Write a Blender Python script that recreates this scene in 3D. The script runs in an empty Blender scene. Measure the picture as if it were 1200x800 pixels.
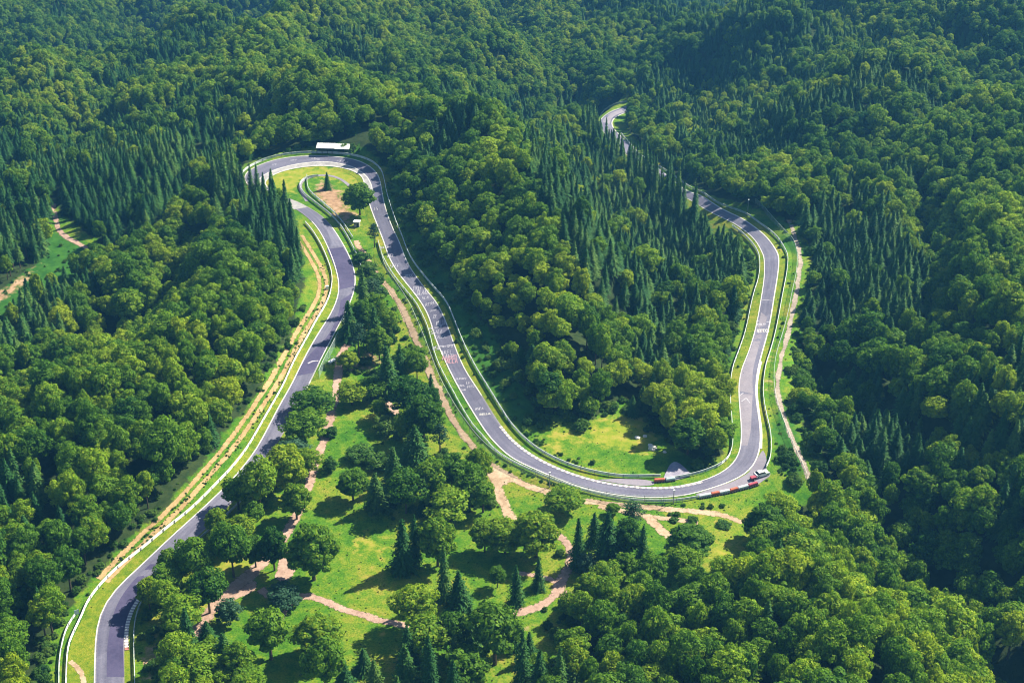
import bpy, math, random
import numpy as np
from mathutils import Vector
random.seed(7); RNG = np.random.default_rng(7)
SC = bpy.context.scene
COL = SC.collection
# ------------------------------------------------------------------ camera model
FPX = 1830.0; CH = 244.0; PITCH = math.radians(30)
SP, CP = math.sin(PITCH), math.cos(PITCH)
cam_d = bpy.data.cameras.new("camera"); cam = bpy.data.objects.new("camera", cam_d); COL.objects.link(cam)
cam.location = (0, 0, CH); cam.rotation_euler = (math.radians(60), 0, 0)
cam_d.lens = FPX * 36 / 1200; cam_d.sensor_width = 36; cam_d.clip_start = 1; cam_d.clip_end = 20000
SC.camera = cam

def ray(u, v):
    a = (u - 600) / FPX; b = (400 - v) / FPX
    return np.array([a, CP + b * SP, -SP + b * CP])
def at_z(u, v, z):
    r = ray(u, v); d = (z - CH) / r[2]
    return r[0] * d, r[1] * d, z
def at_d(u, v, d):
    r = ray(u, v); return r[0] * d, r[1] * d, CH + r[2] * d
def project(x, y, z):
    x = np.asarray(x, float); y = np.asarray(y, float); z = np.asarray(z, float) - CH
    d = y * CP - z * SP; d = np.maximum(d, 1)
    b = (y * SP + z * CP) / d
    return 600 + FPX * x / d, 400 - FPX * b, d

# ------------------------------------------------------------------ terrain
ZP = [(110,800,0),(60,900,0),(300,900,0),(600,900,0),(160,660,0),(300,527,0),(340,450,0),(390,370,0),(380,280,0),
 (340,235,0),(290,205,0),(371,183,0),(440,200,0),(460,270,0),(500,350,0),(530,410,0),(570,480,0),(620,535,0),(720,575,0),
 (820,570,0),(880,550,0),(400,500,-.5),(450,600,-.8),(380,700,0),(550,620,-1),(650,700,0),(760,620,0),(500,750,0),(420,300,0),(380,230,0),
 (720,520,-1.2),(895,500,0),(875,430,-1),(895,350,-4),(900,300,-8),(870,255,-16),(815,230,-27),(760,190,-42),(715,135,-60),
 (930,300,-9),(930,450,-3),(960,560,0),(950,700,9),(1050,800,10),(850,750,4),(1040,640,-13),(1120,740,-21),(1190,850,-21),(1150,650,-4),
 (1200,600,2),(1200,760,-2),(1000,500,-2),(1000,400,-6),(1000,300,-10),(1100,500,5),(1100,400,6),(1100,300,4),(1200,500,14),(1200,400,15),
 (1200,300,9),(1100,200,-3),(1200,200,2),(1000,200,-11),(900,200,-28),(900,130,-38),(1000,120,-14),(1100,110,-8),(1200,100,-22),
 (820,150,-54),(820,100,-62),(900,60,-42),(1000,58,-34),(1100,64,-28),(1200,60,-28),(1300,600,6),(1300,300,12),(1350,100,0),
 (505,200,7),(550,250,11),(600,320,13),(640,400,10),(655,450,3),(540,330,1.5),(600,420,0),(560,150,12),(470,100,4),(400,85,-2),
 (640,230,12),(690,330,8),(720,420,0),(700,270,-26),(760,330,-23),(830,350,-9),(780,430,-8),(740,480,-2),(690,190,-38),(640,150,-40),
 (750,250,-36),(800,280,-27),(600,110,-60),(550,85,-60),(480,60,-58),(650,110,-60),
 (250,230,-2),(270,300,0),(200,350,-7),(160,400,-9),(100,450,3),(0,500,-3),(200,450,8),(250,400,9),(290,350,5),(100,600,5),(0,700,1),(200,550,5),(0,600,4),
 (100,350,-13),(150,300,-13),(60,260,-13),(0,330,-13),(0,250,-19),(100,200,-25),(200,150,-25),(300,150,-10),(0,170,-36),(120,130,-39),
 (250,120,-24),(330,90,-25),(0,140,-46),(100,112,-38),(200,70,-38),(300,35,-42),(370,20,-44),(350,60,-30),(250,80,-34),
 (-100,600,-3),(-120,300,-15),(-100,150,-40)]
DP = [(850,28,1500),(950,8,2000),(1050,8,2050),(1150,8,2050),(1250,5,2000),(760,62,1180),(650,60,950),(750,40,1100),(560,40,950),(450,30,930),
 (600,5,1100),(700,5,1200),(800,20,1230),(370,5,1000),(50,80,1040),(150,50,1120),(250,20,1200),(0,100,900),(0,40,1080),(100,20,1150),(97,5,1230),
 (200,0,1200),(350,-20,1250),(0,0,1300),(-80,50,1100)]
WP = [(-900,2300,-300),(0,2300,-320),(900,2300,-440),(-300,120,0),(300,120,0),(-900,150,0),(900,150,20),(-900,900,-70),(900,900,-10)]
ctrl = np.array([at_z(*p) for p in ZP] + [at_d(*p) for p in DP] + WP)
cx = ctrl[:, :2] / 500.0
def _k(r2): return 0.5 * r2 * np.log(r2 + 1e-12)
n = len(ctrl)
A = _k(((cx[:, None] - cx[None]) ** 2).sum(2)) + np.eye(n) * 2e-4
Pm = np.hstack([np.ones((n, 1)), cx])
M = np.block([[A, Pm], [Pm.T, np.zeros((3, 3))]])
W = np.linalg.solve(M, np.concatenate([ctrl[:, 2], np.zeros(3)]))
def axis(segs):
    out = [segs[0][0]]
    for a, b, s in segs:
        k = max(1, int(round((b - a) / s))); out += list(np.linspace(a, b, k + 1)[1:])
    return np.array(out)
GX = axis([(-5000,-900,700),(-900,-440,10),(-440,-260,5),(-260,260,2.5),(260,440,5),(440,900,10),(900,5000,700)])
GY = axis([(-3000,130,300),(130,225,5),(225,660,2.5),(660,900,4),(900,1400,8),(1400,2300,20),(2300,9000,900)])
XX, YY = np.meshgrid(GX, GY)
XC = np.clip(XX, -900, 900); YC = np.clip(YY, 130, 2300)
HZ = np.empty_like(XX)
for j in range(XX.shape[0]):
    q = np.stack([XC[j], YC[j]], 1) / 500.0
    HZ[j] = _k(((q[:, None] - cx[None]) ** 2).sum(2)) @ W[:n] + W[n] + q @ W[n+1:]

def pnoise(x, y, s, seed=0):
    r = np.random.default_rng(seed); o = np.zeros(np.shape(x))
    for k in range(9):
        a = r.uniform(0, 6.283); w = r.uniform(.6, 1.7) / s * 6.283; p = r.uniform(0, 6.283)
        o = o + np.sin(w * (np.cos(a) * x + np.sin(a) * y) + p + 1.3 * np.sin(w * .6 * (np.sin(a) * x - np.cos(a) * y)))
    return o / 3.0
def inpoly(u, v, poly):
    u = np.asarray(u, float); v = np.asarray(v, float); c = np.zeros(np.broadcast(u, v).shape, bool)
    m = len(poly)
    for i in range(m):
        x1, y1 = poly[i]; x2, y2 = poly[(i + 1) % m]
        if y1 == y2: continue
        t = (v - y1) / (y2 - y1)
        c ^= ((y1 > v) != (y2 > v)) & (u < x1 + t * (x2 - x1))
    return c
# open (treeless) ground in photo pixels, projected on the ground
OPEN = [(20,1000),(30,800),(58,752),(82,706),(140,644),(195,592),(243,536),(294,470),(339,395),(352,358),(356,330),(351,300),(349,284),(342,264),
 (326,245),(300,233),(280,222),(268,206),(285,192),(320,180),(360,172),(400,169),(440,180),(460,200),(474,240),(500,285),(542,345),(580,395),(608,442),(632,488),
 (690,494),(712,478),(733,462),(752,480),(785,520),(815,540),(838,543),(849,520),(846,445),(862,392),(868,350),(872,322),(862,298),(842,281),(820,264),(800,246),
 (778,225),(748,205),(723,186),(704,163),(690,146),(702,126),(726,116),(738,116),(742,128),(733,148),(753,173),(794,208),(828,225),(900,250),(935,264),(953,300),(951,335),(944,365),(937,400),
 (932,440),(938,480),(958,530),(972,568),(938,600),(914,628),(885,660),(882,690),(850,700),(800,704),(720,716),(672,738),(640,780),(600,860),(580,1000)]
CLEAR2 = [(-200,380),(0,340),(56,298),(57,262),(61,240),(82,256),(112,280),(124,306),(60,339),(0,386),(-200,480)]
FIELD = [(86,-3),(110,-6),(108,4),(98,9),(86,9)]
PU, PV, PD = project(XX, YY, HZ)
openm = inpoly(PU, PV, OPEN) | inpoly(PU, PV, CLEAR2) | inpoly(PU, PV, FIELD)
nz = pnoise(XX, YY, 38, 3) * .9 + pnoise(XX, YY, 14, 4) * .3
inside = (np.abs(XX) < 900) & (YY > 130) & (YY < 2300)
def pxdist(pl):
    best = np.full(PU.shape, 1e9)
    for (a, b), (c, d) in zip(pl[:-1], pl[1:]):
        dx, dy = c - a, (d - b) * 2.0; t = np.clip(((PU - a) * dx + (PV - b) * 2.0 * dy) / (dx * dx + dy * dy), 0, 1)
        best = np.minimum(best, np.hypot(PU - a - t * dx, (PV - b) * 2.0 - t * dy))
    return best
for pl, dz, w_ in (([(90,140),(130,100),(200,75),(250,52),(310,25)], -22, 40), ([(380,55),(440,92),(520,125),(600,132),(670,118)], -20, 38),
    ([(1080,235),(1098,300),(1104,390),(1060,425)], -11, 26), ([(150,420),(195,350),(215,280)], -9, 26), ([(945,425),(1000,480),(1100,520),(1200,560)], -8, 30),
    ([(1230,85),(1130,112),(1060,150),(1000,195)], -13, 28), ([(640,75),(590,35),(570,0)], -18, 30), ([(0,470),(90,420),(130,380)], -8, 26), ([(330,140),(270,165),(200,235)], -9, 26),
    ([(745,112),(820,84),(900,50),(960,36),(1050,52),(1200,46)], 11, 26), ([(860,25),(960,12),(1080,22),(1250,14)], -16, 14), ([(130,132),(200,96),(300,55),(375,32)], 11, 24), ([(400,88),(470,112),(560,162),(640,240),(700,340)], 8, 34),
    ([(1110,400),(1140,320),(1200,250)], 7, 26), ([(930,160),(1000,110),(1080,90)], 7, 30), ([(700,100),(640,85),(560,95)], 9, 24), ([(0,260),(100,215),(200,200)], 6, 26)):
    HZ = HZ + np.where(inside & ~openm, dz * np.exp(-(pxdist(pl) / w_) ** 2), 0)
far_ = np.clip((YY - 640) / 260, 0, 1.25)
rel = (1 - np.abs(pnoise(XX, YY, 300, 31))) * 15 * far_ + pnoise(XX, YY, 105, 32) * (5.0 * far_ + 3.0 * np.clip((np.abs(XX + 20) - 150) / 60, 0, 1))
rel *= 1 - np.exp(-(((PU - 740) / 70) ** 2 + ((PV - 160) / 60) ** 2))
HZ = HZ + np.where(inside & ~openm, rel, 0)
for _ in range(4): HZ[1:-1,1:-1] = np.where(inside[1:-1,1:-1] & (YY[1:-1,1:-1] > 560), (HZ[1:-1,1:-1]*2 + HZ[:-2,1:-1] + HZ[2:,1:-1] + HZ[1:-1,:-2] + HZ[1:-1,2:]) / 6, HZ[1:-1,1:-1])
HZ = HZ + np.where(inside, np.where(openm, .0, 1.0) * nz * np.clip((YY - 200) / 300, 0, 2.0), 0)

def H(x, y):
    x = np.asarray(x, float); y = np.asarray(y, float)
    i = np.clip(np.searchsorted(GX, x) - 1, 0, len(GX) - 2); j = np.clip(np.searchsorted(GY, y) - 1, 0, len(GY) - 2)
    tx = (x - GX[i]) / (GX[i+1] - GX[i]); ty = (y - GY[j]) / (GY[j+1] - GY[j])
    return (HZ[j, i] * (1-tx) * (1-ty) + HZ[j, i+1] * tx * (1-ty) + HZ[j+1, i] * (1-tx) * ty + HZ[j+1, i+1] * tx * ty)
def hit(u, v):
    r = ray(u, v); d = np.arange(240, 2300, 3.0)
    p = r[None] * d[:, None]; h = CH + p[:, 2] - H(p[:, 0], p[:, 1])
    k = np.argmax(h < 0)
    if h[k] >= 0: k = len(d) - 1
    a, b = d[max(k-1, 0)], d[k]
    for _ in range(14):
        m = (a + b) / 2; q = r * m
        if CH + q[2] - H(q[0], q[1]) > 0: a = m
        else: b = m
    q = r * b
    return np.array([q[0], q[1]]), b
def hits(poly): return np.array([hit(u, v)[0] for u, v in poly])

# ------------------------------------------------------------------ materials
def newmat(name):
    m = bpy.data.materials.new(name); m.use_nodes = True; nt = m.node_tree; nt.nodes.clear()
    out = nt.nodes.new("ShaderNodeOutputMaterial"); return m, nt, out
def N(nt, t, **kw):
    nd = nt.nodes.new(t)
    for k, v in kw.items():
        if k in nd.inputs.keys() if isinstance(k, str) else False: nd.inputs[k].default_value = v
        else: setattr(nd, k, v)
    return nd
def ramp(nt, fac, stops):
    r = nt.nodes.new("ShaderNodeValToRGB"); cr = r.color_ramp
    while len(cr.elements) < len(stops): cr.elements.new(.5)
    for e, (p, c) in zip(cr.elements, stops): e.position = p; e.color = (*c, 1)
    nt.links.new(fac, r.inputs[0]); return r.outputs[0]
def noise(nt, vec, scale, detail=4, rough=.55):
    nd = nt.nodes.new("ShaderNodeTexNoise"); nd.inputs["Scale"].default_value = scale; nd.inputs["Detail"].default_value = detail
    nd.inputs["Roughness"].default_value = rough
    if vec is not None: nt.links.new(vec, nd.inputs["Vector"])
    return nd.outputs[0]
def mixc(nt, fac, a, b, mode="MIX"):
    m = nt.nodes.new("ShaderNodeMix"); m.data_type = "RGBA"; m.blend_type = mode
    for s, v in ((m.inputs[0], fac), (m.inputs[6], a), (m.inputs[7], b)):
        if isinstance(v, (int, float)): s.default_value = v
        elif isinstance(v, tuple): s.default_value = (*v, 1)
        else: nt.links.new(v, s)
    return m.outputs[2]
def math_(nt, op, a, b=0.0, clamp=False):
    m = nt.nodes.new("ShaderNodeMath"); m.operation = op; m.use_clamp = clamp
    for s, v in ((m.inputs[0], a), (m.inputs[1], b)):
        if isinstance(v, (int, float)): s.default_value = v
        else: nt.links.new(v, s)
    return m.outputs[0]
def maprange(nt, v, a, b):
    m = nt.nodes.new("ShaderNodeMapRange"); nt.links.new(v, m.inputs[0]); m.inputs[1].default_value = a; m.inputs[2].default_value = b
    return m.outputs[0]
def principled(nt, out, col, rough=.9, spec=.2, bump=None, bstr=.3, metal=0):
    p = nt.nodes.new("ShaderNodeBsdfPrincipled"); p.inputs["Roughness"].default_value = rough
    p.inputs["Specular IOR Level"].default_value = spec; p.inputs["Metallic"].default_value = metal
    if isinstance(col, tuple): p.inputs["Base Color"].default_value = (*col, 1)
    else: nt.links.new(col, p.inputs["Base Color"])
    if bump is not None:
        b = nt.nodes.new("ShaderNodeBump"); b.inputs["Strength"].default_value = bstr; b.inputs["Distance"].default_value = .3
        nt.links.new(bump, b.inputs["Height"]); nt.links.new(b.outputs[0], p.inputs["Normal"])
    nt.links.new(p.outputs[0], out.inputs[0]); return p
def geo(nt): return nt.nodes.new("ShaderNodeNewGeometry").outputs["Position"]

def simple(name, c, c2=None, scale=2.0, rough=.7, spec=.3, metal=0):
    m, nt, out = newmat(name); g = geo(nt)
    c2 = c2 or tuple(x * .75 for x in c)
    col = mixc(nt, maprange(nt, noise(nt, g, scale), .35, .65), c, c2)
    principled(nt, out, col, rough, spec, metal=metal); return m

def foliage(name, dark, mid, light, trans=.34, stand=.015):
    m, nt, out = newmat(name)
    oi = nt.nodes.new("ShaderNodeObjectInfo")
    isl = nt.nodes.new("ShaderNodeNewGeometry").outputs["Random Per Island"]
    st = noise(nt, oi.outputs["Location"], stand, 2)
    f = math_(nt, "ADD", math_(nt, "MULTIPLY", oi.outputs["Random"], .55), math_(nt, "MULTIPLY", maprange(nt, st, .3, .7), .45))
    f = math_(nt, "ADD", f, math_(nt, "MULTIPLY", math_(nt, "SUBTRACT", isl, .5), .42), True)
    col = ramp(nt, f, [(.0, dark), (.5, mid), (1, light)])
    d = nt.nodes.new("ShaderNodeBsdfPrincipled"); nt.links.new(col, d.inputs["Base Color"])
    d.inputs["Roughness"].default_value = .65; d.inputs["Specular IOR Level"].default_value = .1
    t = nt.nodes.new("ShaderNodeBsdfTranslucent")
    tc = mixc(nt, 1.0, col, (1.5, 1.6, .6), "MULTIPLY"); nt.links.new(tc, t.inputs[0])
    mx = nt.nodes.new("ShaderNodeMixShader"); mx.inputs[0].default_value = trans
    nt.links.new(d.outputs[0], mx.inputs[1]); nt.links.new(t.outputs[0], mx.inputs[2]); nt.links.new(mx.outputs[0], out.inputs[0])
    return m
M_BL = foliage("broad leaves", (.018,.080,.010), (.096,.205,.010), (.290,.350,.014))
M_BLY = foliage("sunlit broad leaves", (.038,.115,.010), (.135,.250,.012), (.330,.400,.018))  # broad leaves again, lighter and yellower: sunlight painted into the colour
M_SP = foliage("spruce needles", (.010,.056,.014), (.034,.118,.022), (.115,.205,.032), .2)
M_PI = foliage("pine needles", (.012,.050,.026), (.025,.075,.034), (.05,.10,.04), .16)
M_SH = foliage("shrub leaves", (.02,.07,.014), (.05,.13,.018), (.12,.19,.03), .3, .08)
M_PALE = foliage("grey green leaves", (.03,.085,.045), (.05,.12,.06), (.08,.15,.07), .25)
M_BARK = simple("bark", (.11,.08,.055), (.05,.038,.03), 3)

def ground_material():
    m, nt, out = newmat("ground cover"); g = geo(nt)
    def att(nm):
        a = nt.nodes.new("ShaderNodeAttribute"); a.attribute_name = nm; return a.outputs["Fac"]
    n1 = noise(nt, g, .045, 5, .6); n2 = noise(nt, g, .35, 5, .65); n3 = noise(nt, g, 2.2, 3, .7)
    nn = math_(nt, "ADD", math_(nt, "MULTIPLY", n1, .55), math_(nt, "MULTIPLY", n2, .45))
    nn = math_(nt, "ADD", nn, math_(nt, "MULTIPLY", math_(nt, "SUBTRACT", n3, .5), .22))
    grass = ramp(nt, nn, [(.36, (.030,.115,.006)), (.47, (.072,.170,.010)), (.56, (.150,.205,.016)), (.64, (.235,.215,.038))])
    grass = mixc(nt, .5, grass, ramp(nt, n3, [(.35, (.45,.5,.4)), (.6, (1.2,1.2,1.1))]), "MULTIPLY")
    dry = ramp(nt, n2, [(.33, (.12,.20,.012)), (.5, (.20,.235,.02)), (.68, (.31,.26,.055))])
    e_ = ramp(nt, n2, [(.3, (.15,.085,.05)), (.55, (.33,.21,.13)), (.75, (.45,.32,.22))])
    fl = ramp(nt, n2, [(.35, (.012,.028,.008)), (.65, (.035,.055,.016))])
    dark_grass = ramp(nt, n2, [(.35, (.018,.078,.010)), (.65, (.042,.135,.014))])  # darker grass green, also carries painted shade
    j = math_(nt, "MULTIPLY", math_(nt, "SUBTRACT", n2, .5), 1.3)
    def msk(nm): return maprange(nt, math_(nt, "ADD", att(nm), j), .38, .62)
    c = mixc(nt, msk("dark_grass"), grass, dark_grass)
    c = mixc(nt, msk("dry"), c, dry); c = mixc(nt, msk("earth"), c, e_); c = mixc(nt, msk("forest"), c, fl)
    principled(nt, out, c, .95, .1, n3, .35); return m
M_GROUND = ground_material()
def track_mat(name, dark, light):
    m, nt, out = newmat(name); g = geo(nt)
    def att(nm):
        a = nt.nodes.new("ShaderNodeAttribute"); a.attribute_name = nm; return a.outputs["Fac"]
    cb = nt.nodes.new("ShaderNodeCombineXYZ"); nt.links.new(math_(nt, "MULTIPLY", att("ac"), 2.6), cb.inputs[0]); nt.links.new(math_(nt, "MULTIPLY", att("al"), .018), cb.inputs[1])
    st = noise(nt, cb.outputs[0], 2.2, 4, .6)
    cb2 = nt.nodes.new("ShaderNodeCombineXYZ"); nt.links.new(math_(nt, "MULTIPLY", att("ac"), .25), cb2.inputs[0]); nt.links.new(math_(nt, "MULTIPLY", att("al"), .035), cb2.inputs[1])
    vo = nt.nodes.new("ShaderNodeTexVoronoi"); vo.inputs["Scale"].default_value = 1.0; nt.links.new(cb2.outputs[0], vo.inputs["Vector"])
    n1 = noise(nt, g, .1, 5, .6); n2 = noise(nt, g, 1.6, 4, .7); n3 = noise(nt, g, 9, 2)
    sep = nt.nodes.new("ShaderNodeSeparateColor"); nt.links.new(vo.outputs["Color"], sep.inputs[0])
    f = math_(nt, "ADD", math_(nt, "ADD", math_(nt, "MULTIPLY", n1, .3), math_(nt, "MULTIPLY", n2, .22)), math_(nt, "ADD", math_(nt, "MULTIPLY", st, .36), math_(nt, "MULTIPLY", sep.outputs[0], .12)))
    c = ramp(nt, f, [(.37, dark), (.50, tuple((a + b) / 2 for a, b in zip(dark, light))), (.62, light)])
    c = mixc(nt, .5, c, ramp(nt, n3, [(.3, (.6,.6,.62)), (.7, (1.25,1.25,1.25))]), "MULTIPLY")
    # dusty shoulders
    e = maprange(nt, math_(nt, "ADD", math_(nt, "ABSOLUTE", math_(nt, "SUBTRACT", att("ac"), .5)), math_(nt, "MULTIPLY", n2, .1)), .46, .56)
    c = mixc(nt, math_(nt, "MULTIPLY", e, .6), c, (.30,.27,.27))
    principled(nt, out, c, .85, .25, n3, .1); return m
def asphalt(name, dark, light, scale=.12):
    m, nt, out = newmat(name); g = geo(nt)
    n1 = noise(nt, g, scale, 5, .6); n2 = noise(nt, g, 1.4, 4, .7); n3 = noise(nt, g, 9, 2)
    f = math_(nt, "ADD", math_(nt, "MULTIPLY", n1, .6), math_(nt, "MULTIPLY", n2, .4))
    c = ramp(nt, f, [(.38, dark), (.62, light)])
    c = mixc(nt, .35, c, ramp(nt, n3, [(.3, (.6,.6,.62)), (.7, (1.25,1.25,1.25))]), "MULTIPLY")
    principled(nt, out, c, .85, .25, n3, .1); return m
M_ASPH = track_mat("asphalt", (.076,.075,.125), (.172,.168,.232))
M_NEW = asphalt("fresh asphalt", (.044,.040,.095), (.078,.070,.140))
M_PATCH = asphalt("worn asphalt", (.18,.165,.21), (.26,.235,.28))
M_CONC = asphalt("concrete slabs", (.22,.215,.23), (.40,.385,.385), .3)
def dirt(name, dark, light, scale=.2):
    m, nt, out = newmat(name); g = geo(nt); a = nt.nodes.new("ShaderNodeAttribute"); a.attribute_name = "edge"
    n1 = noise(nt, g, scale, 5, .6); n2 = noise(nt, g, 1.1, 5, .7); n3 = noise(nt, g, 6, 3, .7)
    f = math_(nt, "ADD", math_(nt, "MULTIPLY", n1, .5), math_(nt, "MULTIPLY", n2, .5))
    c = ramp(nt, f, [(.36, dark), (.62, light)]); c = mixc(nt, .6, c, ramp(nt, n3, [(.3, (.55,.55,.5)), (.7, (1.3,1.3,1.3))]), "MULTIPLY")
    p = nt.nodes.new("ShaderNodeBsdfPrincipled"); p.inputs["Roughness"].default_value = .95; p.inputs["Specular IOR Level"].default_value = .1; nt.links.new(c, p.inputs["Base Color"])
    t = nt.nodes.new("ShaderNodeBsdfTransparent"); mx = nt.nodes.new("ShaderNodeMixShader")
    nt.links.new(maprange(nt, math_(nt, "ADD", a.outputs["Fac"], math_(nt, "MULTIPLY", math_(nt, "SUBTRACT", math_(nt, "ADD", math_(nt, "MULTIPLY", n2, .6), math_(nt, "MULTIPLY", n1, .4)), .5), 2.4)), .12, .36), mx.inputs[0])
    nt.links.new(t.outputs[0], mx.inputs[1]); nt.links.new(p.outputs[0], mx.inputs[2]); nt.links.new(mx.outputs[0], out.inputs[0]); return m
M_DIRT = dirt("beige dirt", (.27,.18,.115), (.52,.39,.28), .2)
M_PINK = dirt("reddish gravel", (.26,.165,.135), (.47,.33,.27), .2)
M_RUT = dirt("orange earth ruts", (.25,.16,.075), (.46,.33,.17), .2)
M_GRAV = asphalt("violet grey gravel", (.20,.19,.26), (.34,.32,.39), .5)
def verge_mat():
    m, nt, out = newmat("mown verge grass"); g = geo(nt)
    n1 = noise(nt, g, .07, 4, .6); n2 = noise(nt, g, .6, 5, .7); n3 = noise(nt, g, 4.5, 4, .75)
    f = math_(nt, "ADD", math_(nt, "MULTIPLY", n1, .42), math_(nt, "ADD", math_(nt, "MULTIPLY", n2, .38), math_(nt, "MULTIPLY", n3, .2)))
    c = ramp(nt, f, [(.38, (.045,.115,.008)), (.47, (.115,.185,.012)), (.55, (.20,.225,.02)), (.64, (.33,.27,.07))])
    c = mixc(nt, .7, c, ramp(nt, n3, [(.32, (.45,.5,.4)), (.62, (1.25,1.2,1.2))]), "MULTIPLY")
    principled(nt, out, c, .95, .08, n3, .5); return m
M_VERGE = verge_mat()
M_PAINT = simple("white road paint", (.66,.65,.61), (.44,.43,.43), 1.2)
M_KERBW = simple("white kerb paint", (.82,.80,.75), (.65,.62,.56), 2)
M_KERBR = simple("reddish kerb paint", (.42,.12,.09), (.33,.18,.15), 2)
M_RAIL = simple("galvanised steel", (.60,.65,.64), (.42,.48,.49), .5, .5, .4)
M_POST = simple("post steel", (.30,.32,.33), (.2,.22,.22), 2, .6)
M_WHITE = simple("white panel", (.86,.87,.87), (.78,.79,.80), .4)
M_DARK = simple("dark frame", (.02,.025,.03), (.03,.03,.035), 2)
M_ORANGE = simple("orange red cover", (.52,.13,.07), (.38,.10,.06), 2.5)
M_CRIM = simple("crimson cover", (.38,.06,.10), (.28,.05,.08), 2.5)
M_COVW = simple("white cover", (.70,.72,.76), (.45,.52,.60), 2.5)
M_BLUEG = simple("blue grey cover", (.42,.56,.62), (.55,.66,.68), .6)
M_ROCK = simple("pale limestone", (.75,.72,.66), (.5,.47,.42), 1.5, .9)
M_GLASS = simple("dark glass", (.02,.03,.04), (.03,.04,.05), 1, .1, .6)
M_TYRE = simple("tyre rubber", (.02,.02,.02), (.03,.03,.03), 3, .9)
def fence_mat():
    m, nt, out = newmat("wire mesh"); g = geo(nt)
    p = nt.nodes.new("ShaderNodeBsdfPrincipled"); p.inputs["Base Color"].default_value = (.42,.58,.58,1); p.inputs["Roughness"].default_value = .5
    t = nt.nodes.new("ShaderNodeBsdfTransparent"); mx = nt.nodes.new("ShaderNodeMixShader")
    w = math_(nt, "MULTIPLY", maprange(nt, noise(nt, g, 1.5, 3), .3, .7), .22)
    nt.links.new(math_(nt, "ADD", w, .14), mx.inputs[0]); nt.links.new(t.outputs[0], mx.inputs[1]); nt.links.new(p.outputs[0], mx.inputs[2])
    nt.links.new(mx.outputs[0], out.inputs[0]); return m
M_MESH = fence_mat()

# ------------------------------------------------------------------ mesh helpers
def mesh_np(name, V, F, mats, midx=None, smooth=False):
    me = bpy.data.meshes.new(name)
    me.from_pydata([tuple(v) for v in np.asarray(V, float)], [], [tuple(int(i) for i in f) for f in F])
    for m in (mats if isinstance(mats, (list, tuple)) else [mats]): me.materials.append(m)
    if midx is not None: me.polygons.foreach_set("material_index", list(midx))
    if smooth: me.polygons.foreach_set("use_smooth", [True] * len(me.polygons))
    me.update(); return me
def obj(name, me, parent=None, loc=(0, 0, 0)):
    o = bpy.data.objects.new(name, me); COL.objects.link(o); o.location = loc
    if parent: o.parent = parent
    return o
def tag(o, label=None, cat=None, group=None, kind=None):
    if label: o["label"] = label
    if cat: o["category"] = cat
    if group: o["group"] = group
    if kind: o["kind"] = kind
    return o
def thing(name, label, cat, loc=(0, 0, 0), rz=0, group=None):
    o = obj(name, None, None, loc); o.rotation_euler = (0, 0, rz); return tag(o, label, cat, group)
class MB:
    def __init__(s): s.V = []; s.F = []; s.I = []
    def add(s, V, F, mi=0):
        b = len(s.V); s.V += [tuple(v) for v in V]; s.F += [tuple(b + i for i in f) for f in F]; s.I += [mi] * len(F)
    def box(s, c, sz, mi=0, rz=0, taper=1.0):
        x, y, z = [k / 2 for k in sz]; V = []
        for k, (zz, t) in enumerate(((-z, 1), (z, taper))):
            for sx, sy in ((-1,-1),(1,-1),(1,1),(-1,1)):
                px, py = sx * x * t, sy * y * t
                V.append((c[0] + px * math.cos(rz) - py * math.sin(rz), c[1] + px * math.sin(rz) + py * math.cos(rz), c[2] + zz))
        s.add(V, [(3,2,1,0),(4,5,6,7),(0,1,5,4),(1,2,6,5),(2,3,7,6),(3,0,4,7)], mi)
    def tube(s, pts, rad, k=7, mi=0):
        pts = [Vector(p) for p in pts]; rings = []
        for i, p in enumerate(pts):
            d = (pts[min(i+1, len(pts)-1)] - pts[max(i-1, 0)]).normalized()
            a = d.cross(Vector((0, 0, 1))) if abs(d.z) < .9 else d.cross(Vector((1, 0, 0)))
            a.normalize(); b = d.cross(a)
            rings.append([p + (a * math.cos(t) + b * math.sin(t)) * rad[i] for t in [2 * math.pi * q / k for q in range(k)]])
        V = [v for r in rings for v in r]; F = []
        for i in range(len(pts) - 1):
            for q in range(k): F.append((i*k+q, i*k+(q+1) % k, (i+1)*k+(q+1) % k, (i+1)*k+q))
        F.append(tuple(range(k))[::-1]); F.append(tuple((len(pts)-1)*k + q for q in range(k)))
        s.add(V, F, mi)
    def mesh(s, name, mats): return mesh_np(name, s.V, s.F, mats, s.I)

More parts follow.
